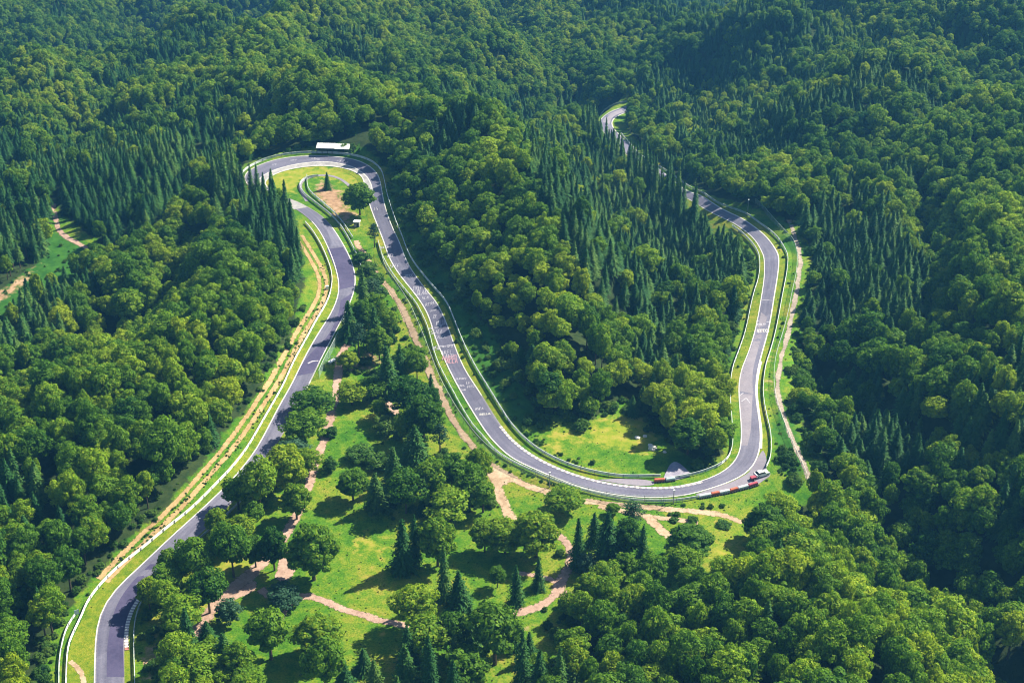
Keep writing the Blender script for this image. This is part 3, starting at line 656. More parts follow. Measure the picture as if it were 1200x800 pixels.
# ------------------------------------------------------------------ billboard, hut, barriers, cars
def place(u, v): c, d = hit(u, v); return c[0], c[1], float(H(*c)), d
x, y, z, d = place(391, 178.5); s = d / FPX
M_ROOF = simple("weathered white roof", (.80,.80,.79), (.56,.57,.58), .5)
bb = thing("spectator_shelter", "long low shelter with plain white roof behind the top of the hairpin", "shelter", (x, y, z), -.06)
Wb = 39 * s
for k, (x0, x1, dz) in enumerate(((-.5, .06, 0), (.06, .5, -.18))):
    mb = MB(); xa, xb = x0 * Wb, x1 * Wb - .02
    mb.add([(xa,-2.9,2.4+dz),(xb,-2.9,2.4+dz),(xb,2.4,3.0+dz),(xa,2.4,3.0+dz),(xa,-2.9,2.52+dz),(xb,-2.9,2.52+dz),(xb,2.4,3.12+dz),(xa,2.4,3.12+dz)],
           [(3,2,1,0),(4,5,6,7),(0,1,5,4),(1,2,6,5),(2,3,7,6),(3,0,4,7)])
    for q in range(int((xb - xa) / .8)):
        xr = xa + .4 + q * .8; mb.add([(xr,-2.9,2.53+dz),(xr+.09,-2.9,2.53+dz),(xr+.09,2.4,3.13+dz),(xr,2.4,3.13+dz),(xr,-2.9,2.60+dz),(xr+.09,-2.9,2.60+dz),(xr+.09,2.4,3.20+dz),(xr,2.4,3.20+dz)],[(4,5,6,7),(0,1,5,4),(1,2,6,5),(3,0,4,7)])
    obj("roof", mb.mesh("roof", [M_ROOF]), bb)
mb = MB(); mb.box((0, 2.2, 1.3), (Wb - .2, .12, 2.8)); obj("wall", mb.mesh("wall", [M_DARK]), bb)
for k in range(7):
    mb = MB(); xx = (-.48 + .96 * k / 6) * Wb; mb.box((xx, -2.6, 1.1), (.16, .16, 2.3)); obj("post", mb.mesh("post", [M_DARK]), bb)
bb.scale = (1, .72, 1)
x, y, z, d = place(418.5, 265)
hut = thing("marshal_hut", "tiny marshal hut with flat white roof beside big hairpin tree", "hut", (x, y, z), -.1)
mb = MB(); mb.box((0, 0, .95), (2.0, 1.5, 1.9)); w_ = obj("wall", mb.mesh("wall", [simple("hut boards", (.45,.42,.38), (.3,.28,.25), 3)]), hut)
mb = MB(); mb.box((0, 0, 1.97), (2.5, 1.9, .14)); obj("roof", mb.mesh("roof", [M_WHITE]), hut)
mb = MB(); mb.box((.3, -.765, .85), (.7, .05, 1.6)); obj("door", mb.mesh("door", [M_DARK]), hut)
mb = MB(); mb.box((-.55, -.765, 1.25), (.6, .05, .5)); obj("window", mb.mesh("window", [M_GLASS]), hut)
x, y, z, d = place(383.5, 339)
cb = thing("marshal_cabinet", "small turquoise box beside the dirt track left of the road", "cabinet", (x, y, z), .3)
M_TURQ = simple("turquoise paint", (.25,.62,.55), (.2,.5,.46), 1)
mb = MB(); mb.box((0, 0, .6), (.9, .6, 1.2)); obj("body", mb.mesh("body", [M_TURQ]), cb)
mb = MB(); mb.box((0, 0, 1.24), (1.05, .75, .08)); obj("lid", mb.mesh("lid", [M_WHITE]), cb)
mb = MB(); mb.box((0, -.315, .6), (.7, .03, .95)); obj("door", mb.mesh("door", [M_WHITE]), cb)
x, y, z, d = place(91, 724)
sg = thing("track_sign", "small pale blue board on two posts at bottom left guardrail end", "sign", (x, y, z), .5)
mb = MB(); mb.box((0, 0, 1.9), (1.1, .06, 1.3)); obj("board", mb.mesh("board", [M_BLUEG]), sg)
for sx in (-.4, .4): mb = MB(); mb.box((sx, .06, 1.1), (.08, .08, 2.3)); obj("post", mb.mesh("post", [M_POST]), sg)
# marshal stand platform in the blue fence
x, y, z, d = place(387, 425)
ms = thing("marshal_stand", "white marshal stand with railing at the pale blue fence", "stand", (x + .6, y, z), .95)
mb = MB(); mb.box((0, 0, .8), (2.6, 1.3, .12)); obj("platform", mb.mesh("platform", [M_WHITE]), ms)
mb = MB()
for sx in (-1.2, 0, 1.2): mb.box((sx, -.6, 1.3), (.06, .06, 1.0)); mb.box((sx, .6, 1.3), (.06, .06, 1.0))
mb.box((0, -.6, 1.85), (2.5, .06, .06)); mb.box((0, .6, 1.85), (2.5, .06, .06)); obj("railing", mb.mesh("railing", [M_BLUEG]), ms)
for sx in (-1.1, 1.1):
    mb = MB(); mb.box((sx, 0, .37), (.12, 1.1, .74)); obj("leg", mb.mesh("leg", [M_POST]), ms)
# poles
def pole(u, v, h, label):
    x, y, z, d = place(u, v); r_ = thing("pole", label, "pole", (x, y, z), 0)
    mb = MB(); mb.tube([(0,0,-.2),(0,0,h)], [.13,.09], 8); obj("mast", mb.mesh("mast", [M_POST]), r_)
    mb = MB(); mb.box((0, -.15, h), (.5, .35, .25)); obj("camera_box", mb.mesh("camera_box", [M_WHITE]), r_)
pole(644, 571, 5.0, "tall dark pole in the fence left of the lower bend"); pole(789, 590, 4.5, "slim dark pole below the middle of the bottom bend")
pole(876, 249, 5.5, "pale pole beside the top of the right road")
# covered tyre walls
def tyre_wall(label, a, b, mat, h=.9):
    A, B = hit(*a)[0], hit(*b)[0]; c = (A + B) / 2; l = np.linalg.norm(B - A); rz = math.atan2(B[1]-A[1], B[0]-A[0]) + random.uniform(-.05, .05)
    r_ = thing("tyre_wall", label, "tyre wall", (c[0], c[1], float(H(*c))), rz, "covered tyre walls at the bottom bend")
    mb = MB(); mb.box((0, 0, h * .55), (l * .96, .8, h * .9)); mb.box((0, 0, h + .05), (l * .93, .7, .1), 0, 0, .9)
    obj("cover", mb.mesh("cover", [mat]), r_)
    mb = MB(); k = max(2, int(l / .65))
    for i in range(k):
        xx = -l/2 + (i + .5) * l / k
        for zz in (.1, .3):
            mb.tube([(xx, -.5, zz - .09), (xx, -.5, zz + .09)], [.27, .27], 9)
    obj("tyres", mb.mesh("tyres", [M_TYRE]), r_)
tyre_wall("orange red covered tyre wall at the inner grass of the bottom bend", (766.5,564.6), (779,563.5), M_ORANGE)
tyre_wall("pale covered tyre wall next to the orange one at inner bend", (780,563.6), (791,562.2), M_BLUEG)
tyre_wall("first white tyre wall at the left end of outer row", (819,583.5), (833,580.8), M_COVW)
tyre_wall("red brown tyre wall second from left in outer row", (833.5,580.6), (842.5,578.8), M_ORANGE)
tyre_wall("white tyre wall between two red ones in outer row", (843,578.7), (855,576.7), M_COVW)
tyre_wall("orange red tyre wall right of the row's centre", (855.5,576.5), (864,574), M_ORANGE)
tyre_wall("pale blue white tyre wall fifth in the outer row", (864.5,573.8), (876.5,571), M_COVW)
tyre_wall("crimson tyre wall at the right end of outer row", (877,570.8), (887.5,567.4), M_CRIM)
for o in list(COL.objects):
    if o.get("category") == "tyre wall" and ("inner" in o["label"]): o["group"] = "tyre walls at the inner side of the bend"
# parked car
def wheel(root, x, y):
    mb = MB(); mb.tube([(x, y - .11, .33), (x, y + .11, .33)], [.33, .33], 14); w = obj("wheel", mb.mesh("wheel", [M_TYRE]), root)
    mb = MB(); sg_ = 1 if y > 0 else -1; mb.tube([(x, y + sg_*.09, .33), (x, y + sg_*.125, .33)], [.2, .19], 10); obj("rim", mb.mesh("rim", [M_RAIL]), w)
x, y, z, d = place(892.5, 557)
car = thing("parked_car", "white car with dark windows parked on the run-off at the bend", "car", (x, y, z + .09), .42)
def car_body():
    prof = [(-2.1,.35),(-2.15,.75),(-1.95,.95),(-1.3,1.0),(1.0,.98),(1.9,.82),(2.12,.62),(2.1,.33)]
    mb = MB(); V = [(px, sy * .86, pz) for sy in (-1, 1) for px, pz in prof]; n_ = len(prof)
    F = [tuple(range(n_)), tuple(range(n_, 2*n_))[::-1]] + [(i, (i+1) % n_, n_ + (i+1) % n_, n_ + i) for i in range(n_)]
    mb.add(V, F); return mb
o = obj("body", car_body().mesh("body", [M_WHITE]), car); bv = o.modifiers.new("bevel", "BEVEL"); bv.width = .08; bv.segments = 2
mb = MB(); V = [(a, s_ * w, h_) for s_ in (-1, 1) for a, h_, w in ((-1.75,.98,.8),(-1.25,1.4,.64),(.25,1.42,.64),(.95,.98,.8))]
mb.add(V, [(0,1,2,3),(7,6,5,4),(0,4,5,1),(1,5,6,2),(2,6,7,3)]); obj("window_glass", mb.mesh("window_glass", [M_GLASS]), car)
mb = MB(); mb.box((-.5, 0, 1.43), (1.5, 1.24, .06)); obj("roof", mb.mesh("roof", [M_WHITE]), car)
for wx in (-1.35, 1.35):
    for wy in (-.8, .8): wheel(car, wx, wy)
for s_ in (-1, 1):
    mb = MB(); mb.box((2.09, s_*.62, .68), (.08, .34, .16)); obj("headlight", mb.mesh("headlight", [M_COVW]), car)
    mb = MB(); mb.box((-2.12, s_*.66, .78), (.06, .28, .16)); obj("tail_light", mb.mesh("tail_light", [M_CRIM]), car)
x, y, z, d = place(883.5, 561)
# red trailer box behind the car
tr = thing("trailer", "small red trailer standing left of the white car", "trailer", (x - .3, y - .3, z + .09), .42)
mb = MB(); mb.box((0, 0, .65), (1.5, 1.1, .5)); obj("body", mb.mesh("body", [M_CRIM]), tr)
mb = MB(); mb.tube([(.8, 0, .45), (1.7, 0, .42)], [.05, .05], 6); obj("drawbar", mb.mesh("drawbar", [M_POST]), tr)
for wy in (-.68, .68): wheel(tr, 0, wy)
# pale rocks in the meadow
for (u, v, s_, lb) in [(747,513.5,1.5,"leftmost pale rock in the inner meadow"),(756,511.5,1.2,"pale rock just right of the leftmost meadow rock"),(765,526,2.3,"largest pale rock in the inner meadow"),(762,522,1.3,"pale rock touching the largest rock from behind"),(779,530,1.0,"small pale rock at the right of the meadow")]:
    x, y, z, d = place(u, v); mb = MB(); r = random.Random(int(u))
    import bmesh
    bm = bmesh.new(); bmesh.ops.create_icosphere(bm, subdivisions=2, radius=1)
    for q in bm.verts: q.co *= r.uniform(.75, 1.12); q.co.x *= s_ * .62; q.co.y *= s_ * .5; q.co.z *= s_ * .36; q.co.z += s_ * .12
    me = bpy.data.meshes.new("rock"); bm.to_mesh(me); bm.free(); me.materials.append(M_ROCK)
    tag(obj("rock", me, None, (x, y, z)), lb, "rock", "pale rocks in the meadow")
# ------------------------------------------------------------------ ground sheet with cover masks
EARTH = [[(0,342),(30,318),(56,298),(60,304),(34,328),(0,356),(-200,400),(-200,380)],
 [(176,742),(188,738),(197,745),(196,770),(188,800),(172,805),(170,770)],
 [(140,668),(150,655),(110,700),(98,715),(92,735),(100,728),(120,700)],
 [(375,213),(383,211),(394,218),(402,228),(406,245),(414,262),(420,275),(413,277),(403,262),(388,248),(374,233),(370,222)],
 [(412,245),(420,248),(424,262),(418,262)],
 [(425,415),(440,405),(450,420),(440,432),(420,432),(405,440),(400,432)],[(505,525),(515,528),(520,534),(508,534)],
 [(458,667),(475,664),(490,672),(478,680),(462,676)],[(600,730),(625,722),(632,735),(618,750),(604,748)],
 [(672,676),(692,672),(692,690),(676,688)],[(380,350),(385,320),(372,300),(366,300),(376,330)],[(860,400),(852,430),(848,460),(853,480),(856,450),(866,412)],
 [(900,405),(890,450),(896,500),(903,480),(900,450),(910,400)]]
DRY = [[(682,508),(700,498),(720,490),(745,486),(757,492),(768,500),(765,515),(775,525),(760,532),(720,526),(690,518)],
 [(630,505),(660,500),(668,515),(645,528),(632,520)],[(640,535),(700,552),(760,556),(700,545),(650,528)],
 [(415,625),(440,620),(450,635),(430,650),(412,645)],[(430,665),(450,640),(460,650),(440,672)],[(455,375),(475,385),(478,400),(455,410),(440,400)],
 [(830,640),(870,640),(882,665),(850,668)],[(580,790),(600,760),(615,770),(605,810),(580,820)],[(640,730),(670,712),(690,705),(680,720),(650,745)],
 [(430,730),(455,740),(450,760),(430,755)],[(205,715),(260,695),(262,712),(230,740),(205,745)],[(240,600),(300,655),(310,640),(300,670),(240,690)],
 [(310,200),(334,199),(378,194),(424,206),(430,225),(400,212),(360,205),(350,212),(345,235),(312,222)],[(760,598),(850,607),(860,615),(780,612)],FIELD]
DARK_GRASS = [[(-200,330),(60,270),(130,300),(60,345),(-200,460)],[(455,210),(480,260),(540,345),(590,405),(630,480),(640,510),(600,495),(560,430),(520,360),(470,270)],  # darker green grass; shade of the far left clearing is painted in
 [(775,545),(790,520),(830,545),(800,560)],[(900,270),(940,280),(946,300),(940,335),(950,400),(930,300)],[(905,440),(925,480),(948,560),(925,560),(905,520)]]
def mk(polys, jitter=True):
    a = np.zeros(XX.shape)
    for p in polys: a = np.maximum(a, inpoly(PU, PV, p) * 1.0)
    for _ in range(5): a[1:-1, 1:-1] = (a[1:-1,1:-1] * 2 + a[:-2,1:-1] + a[2:,1:-1] + a[1:-1,:-2] + a[1:-1,2:]) / 6
    return a
ny, nx = XX.shape
V = np.stack([XX.ravel(), YY.ravel(), HZ.ravel()], 1)
ii = np.arange(ny * nx).reshape(ny, nx)
F = np.stack([ii[:-1, :-1].ravel(), ii[:-1, 1:].ravel(), ii[1:, 1:].ravel(), ii[1:, :-1].ravel()], 1)
me = bpy.data.meshes.new("ground"); me.vertices.add(len(V)); me.vertices.foreach_set("co", V.ravel())
me.loops.add(F.size); me.loops.foreach_set("vertex_index", F.ravel().astype(np.int32))
me.polygons.add(len(F)); me.polygons.foreach_set("loop_start", (np.arange(len(F)) * 4).astype(np.int32))
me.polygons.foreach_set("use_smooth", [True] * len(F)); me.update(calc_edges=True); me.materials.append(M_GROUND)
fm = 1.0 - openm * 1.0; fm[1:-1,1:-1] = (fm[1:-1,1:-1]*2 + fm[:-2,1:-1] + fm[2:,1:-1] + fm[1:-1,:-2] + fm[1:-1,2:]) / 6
for nm, a in (("forest", fm), ("earth", mk(EARTH)), ("dry", mk(DRY)), ("dark_grass", mk(DARK_GRASS))):
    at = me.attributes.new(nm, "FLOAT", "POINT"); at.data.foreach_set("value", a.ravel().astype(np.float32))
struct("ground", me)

# ------------------------------------------------------------------ tree models (real metres: about 15 m broadleaf, 19 m spruce)
def quads(C, Nn, size, rng, aspect=1.0):
    """random flat leaf clumps centred at C facing Nn"""
    m = len(C); a = rng.normal(size=(m, 3)); a -= (a * Nn).sum(1)[:, None] * Nn; a /= np.linalg.norm(a, axis=1)[:, None] + 1e-9
    b = np.cross(Nn, a); s = size[:, None] / 2
    j = rng.uniform(.7, 1.3, (m, 4, 1))
    P = np.stack([C - a*s - b*s*aspect*.6, C + a*s - b*s*aspect*.6, C + a*s*.6 + b*s*aspect, C - a*s*.6 + b*s*aspect], 1)
    P = C[:, None] + (P - C[:, None]) * j
    return P.reshape(-1, 3)
def mesh_quads(name, P, mat):
    m = len(P) // 4; me = bpy.data.meshes.new(name); me.vertices.add(len(P)); me.vertices.foreach_set("co", P.astype(np.float32).ravel())
    me.loops.add(m * 4); me.loops.foreach_set("vertex_index", np.arange(m * 4, dtype=np.int32)); me.polygons.add(m)
    me.polygons.foreach_set("loop_start", (np.arange(m) * 4).astype(np.int32)); me.update(calc_edges=True); me.materials.append(mat); return me
def unit(rng, m):
    n_ = rng.normal(size=(m, 3)); return n_ / np.linalg.norm(n_, axis=1)[:, None]
def broad_crown(seed, R=4.7, zc=8.4, rz=6.0, lobes=34, per=95, mat=None, leaf=.55, lumpy=.2, lobr=(.2,.34)):
    rng = np.random.default_rng(seed); P = []
    k = 0; cen = []
    # lobe centres spread over the dome (golden spiral), jittered
    for i in range(lobes):
        z = 1 - 1.45 * (i + .5) / lobes; th = i * 2.39996 + rng.uniform(-.3, .3); r = math.sqrt(max(0, 1 - z * z))
        q = np.array([r * math.cos(th), r * math.sin(th), z]) * rng.uniform(.60, .60 + lumpy + .14)
        if z < 0: q[:2] *= 1.0 + .12 * z
        cen.append((q * [R, R, rz] + [0, 0, zc], rng.uniform(*lobr) * R * (1.1 if z > -.1 else .8)))
    for c, lr in cen:
        n_ = unit(rng, per * 2); out = c - np.array([0, 0, zc - 2]); out = out / np.linalg.norm(out)
        keep = n_ @ out > -.45; n_ = n_[keep][:per]
        n_[:, 2] *= .9
        C = c + n_ * lr * rng.uniform(.72, 1.12, (len(n_), 1)) * [1.1, 1.1, .78]
        nn = n_ + rng.normal(size=n_.shape) * .30 + np.array([0, 0, .22]); nn /= np.linalg.norm(nn, axis=1)[:, None]
        P.append(quads(C, nn, leaf * rng.uniform(.6, 1.3, len(n_)), rng))
    m = int(lobes * per * .22); n_ = unit(rng, m); C = n_ * rng.uniform(.35, .78, (m, 1)) * [R, R, rz * .85] + [0, 0, zc]
    P.append(quads(C, unit(rng, m), np.full(m, leaf * 1.5), rng))
    return mesh_quads("broadleaf_crown", np.vstack(P), mat or M_BL)
def spruce_crown(seed, H_=19.0, R=2.9, z0=1.6, tiers=30, mat=None, dens=1.0, rag=0):
    rng = np.random.default_rng(seed); P = []
    for t in range(tiers):
        f = t / (tiers - 1); z = z0 + (H_ - z0 - .3) * f ** .93
        r = R * (1 - f) ** .74 * rng.uniform(.8, 1.15) + .12
        nb = max(5, int((14 - 8 * f) * dens))
        th0 = rng.uniform(0, 6.28)
        for b in range(nb):
            th = th0 + b * 6.283 / nb + rng.uniform(-.22, .22); rr = r * (rng.uniform(.5, 1.3) if rag else rng.uniform(.6, 1.22)); seg = 3 if f < .8 else 2
            wdt = 1.25 * (1 - .55 * f)
            for s in range(seg):
                a0, a1 = s / seg, (s + 1) / seg; c, sn = math.cos(th), math.sin(th)
                zz0 = z + .1 - rr * .55 * a0 ** 1.3 ; zz1 = z + .1 - rr * .55 * a1 ** 1.3 + rng.uniform(-.12, .12)
                w0 = wdt * (.35 + .65 * math.sin(math.pi * min(1, a0 + .25))) * rng.uniform(.7, 1.2) / 2
                w1 = wdt * (.9 - a1 * .75) * rng.uniform(.7, 1.2) / 2; tl = rng.uniform(-.3, .3)
                P += [[rr*a0*c - w0*sn, rr*a0*sn + w0*c, zz0 - tl*w0 - .1], [rr*a0*c + w0*sn, rr*a0*sn - w0*c, zz0 + tl*w0 - .1],
                      [rr*a1*c + w1*sn, rr*a1*sn - w1*c, zz1 + tl*w1 - .12], [rr*a1*c - w1*sn, rr*a1*sn + w1*c, zz1 - tl*w1 - .12]]
    if rag:
        Q = []
        for p in range(0, len(P), 4):
            c_ = np.mean(P[p:p+4], axis=0)
            for _ in range(2): Q.append(c_ + rng.normal(0, .28, 3) * [1, 1, .6])
        P = list(P)
        Q = np.array(Q); nn = unit(rng, len(Q)) + [0, 0, .8]; nn /= np.linalg.norm(nn, axis=1)[:, None]
    P = [np.array(P)]
    if rag: P.append(quads(Q, nn, rng.uniform(.3, .75, len(Q)), rng, .7))
    m = int(650 * dens); f = rng.uniform(0, 1, m) ** 1.2; th = rng.uniform(0, 6.283, m); rad = R * (1 - f) ** .82 * rng.uniform(.25, .95, m)
    C = np.stack([rad*np.cos(th), rad*np.sin(th), z0 + (H_ - z0) * f - rad * .35], 1)
    nn = np.stack([np.cos(th)*.7, np.sin(th)*.7, np.full(m, .7)], 1) + rng.normal(size=(m, 3)) * .35; nn /= np.linalg.norm(nn, axis=1)[:, None]
    P.append(quads(C, nn, rng.uniform(.35, .8, m), rng, .8))
    top = np.array([[-.12,0,H_-.9],[.12,0,H_-.9],[.03,0,H_+.3],[-.03,0,H_+.3],[0,-.12,H_-.9],[0,.12,H_-.9],[0,.03,H_+.3],[0,-.03,H_+.3]]); P.append(top)
    return mesh_quads("spruce_crown", np.vstack(P), mat or M_SP)
def pine_crown(seed):
    rng = np.random.default_rng(seed); P = []
    for i in range(15):
        f = i / 14; z = 7.5 + 7.5 * f; th = i * 2.4; r = 2.6 * math.sin(math.pi * min(1, .25 + f * .72)) * rng.uniform(.5, 1)
        c = np.array([r*math.cos(th), r*math.sin(th), z]); lr = rng.uniform(1.0, 1.7)
        n_ = unit(rng, 85); C = c + n_ * lr * rng.uniform(.6, 1.05, (85, 1)) * [1.15, 1.15, .5]
        nn = n_ + rng.normal(size=n_.shape) * .5 + [0, 0, .4]; nn /= np.linalg.norm(nn, axis=1)[:, None]
        P.append(quads(C, nn, .55 * rng.uniform(.5, 1.3, 85), rng, .7))
    return mesh_quads("pine_crown", np.vstack(P), M_PI)
def trunk_mesh(h, r, limbs, seed, zl=(.3, .75), spread=2.2):
    rng = random.Random(seed); mb = MB()
    mb.tube([(0,0,-.6),(rng.uniform(-.1,.1),rng.uniform(-.1,.1),h*.35),(rng.uniform(-.2,.2),rng.uniform(-.2,.2),h*.7),(0,0,h)], [r*1.25, r*.9, r*.55, r*.12], 7)
    for i in range(limbs):
        z = h * rng.uniform(*zl); a = i * 2.4 + rng.uniform(-.4,.4); s = spread * rng.uniform(.7, 1.2)
        mb.tube([(0,0,z),(math.cos(a)*s*.5, math.sin(a)*s*.5, z+s*.45),(math.cos(a)*s, math.sin(a)*s, z+s*1.0)], [r*.4, r*.25, r*.08], 5)
    return mb.mesh("trunk", [M_BARK])
BLC = [broad_crown(11), broad_crown(12, 4.4, 8.8, 6.3, 28, 110, lobr=(.24,.38)), broad_crown(13, 5.0, 8.0, 5.6, 42, 80, lobr=(.18,.28)), broad_crown(14, 4.6, 8.2, 6.2, 24, 130, lumpy=.3, lobr=(.25,.4)),
       broad_crown(15, 4.9, 8.6, 5.9, 36, 90, lumpy=.34), broad_crown(16, 4.1, 8.8, 6.6, 30, 100)]
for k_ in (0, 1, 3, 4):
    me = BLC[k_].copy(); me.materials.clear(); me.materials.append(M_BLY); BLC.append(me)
SPC = [spruce_crown(21, 19, 3.6, 1.4, 19), spruce_crown(22, 19, 4.0, 1.2, 17), spruce_crown(23, 19, 3.3, 2.0, 21), spruce_crown(24, 18.6, 3.2, 7.5, 16)]
BIGSP = [spruce_crown(25, 19, 4.6, .8, 17, dens=1.25, rag=1), spruce_crown(26, 19, 4.2, .6, 19, dens=1.2, rag=1), spruce_crown(27, 19, 5.0, .9, 15, dens=1.3, rag=1)]
PIC = [pine_crown(31), pine_crown(32)]
DKB = [broad_crown(41, 4.9, 7.6, 6.9, 60, 105, leaf=.5, lobr=(.15,.26)), broad_crown(42, 4.7, 7.8, 6.9, 52, 115, leaf=.5, lobr=(.17,.29))]
SHC = [broad_crown(51, 4.7, 3.2, 4.2, 20, 80, M_SH, .6), broad_crown(52, 4.7, 3.0, 4.0, 14, 90, M_SH, .75, .3)]
PAL = [broad_crown(61, 4.6, 6.6, 6.6, 34, 90, M_PALE, .55, .3)]
TRB = [trunk_mesh(11, .34, 7, 1), trunk_mesh(10.5, .28, 6, 2)]; TRS = [trunk_mesh(18, .26, 0, 3)]; TRP = [trunk_mesh(14, .26, 8, 4, (.55,.9), 1.8)]; TRH = [trunk_mesh(3.5, .14, 5, 5, (.1,.6), 1.4)]

KIND = {"B": ("broadleaf_tree", BLC, TRB, 14.6, 4.9, "crown"), "D": ("broadleaf_tree", DKB, TRB, 14.6, 5.1, "crown"), "C": ("spruce_tree", BIGSP, TRS, 19.2, 3.7, "crown"),
        "F": ("spruce_tree", SPC, TRS, 19.2, 3.0, "crown"), "P": ("pine_tree", PIC, TRP, 15.6, 4.0, "crown"), "S": ("shrub", SHC, TRH, 7.4, 5.0, "foliage"), "G": ("shrub", PAL, TRH, 13.2, 5.0, "foliage")}
def tree(kind, x, y, sx, sz, label, cat=None, group=None, var=None, rz=None, sink=.0):
    nm, cr, tr, _, _, pn = KIND[kind]
    k = random.randrange(len(cr)) if var is None else var % len(cr)
    root = thing(nm, label, cat or ("shrub" if nm == "shrub" else "tree"), (x, y, float(H(x, y)) - sink), random.uniform(0, 6.28) if rz is None else rz, group)
    root.scale = (sx, sx, sz)
    obj(pn, cr[k], root); obj("trunk" if nm != "shrub" else "stem", tr[k % len(tr)], root)
    return root

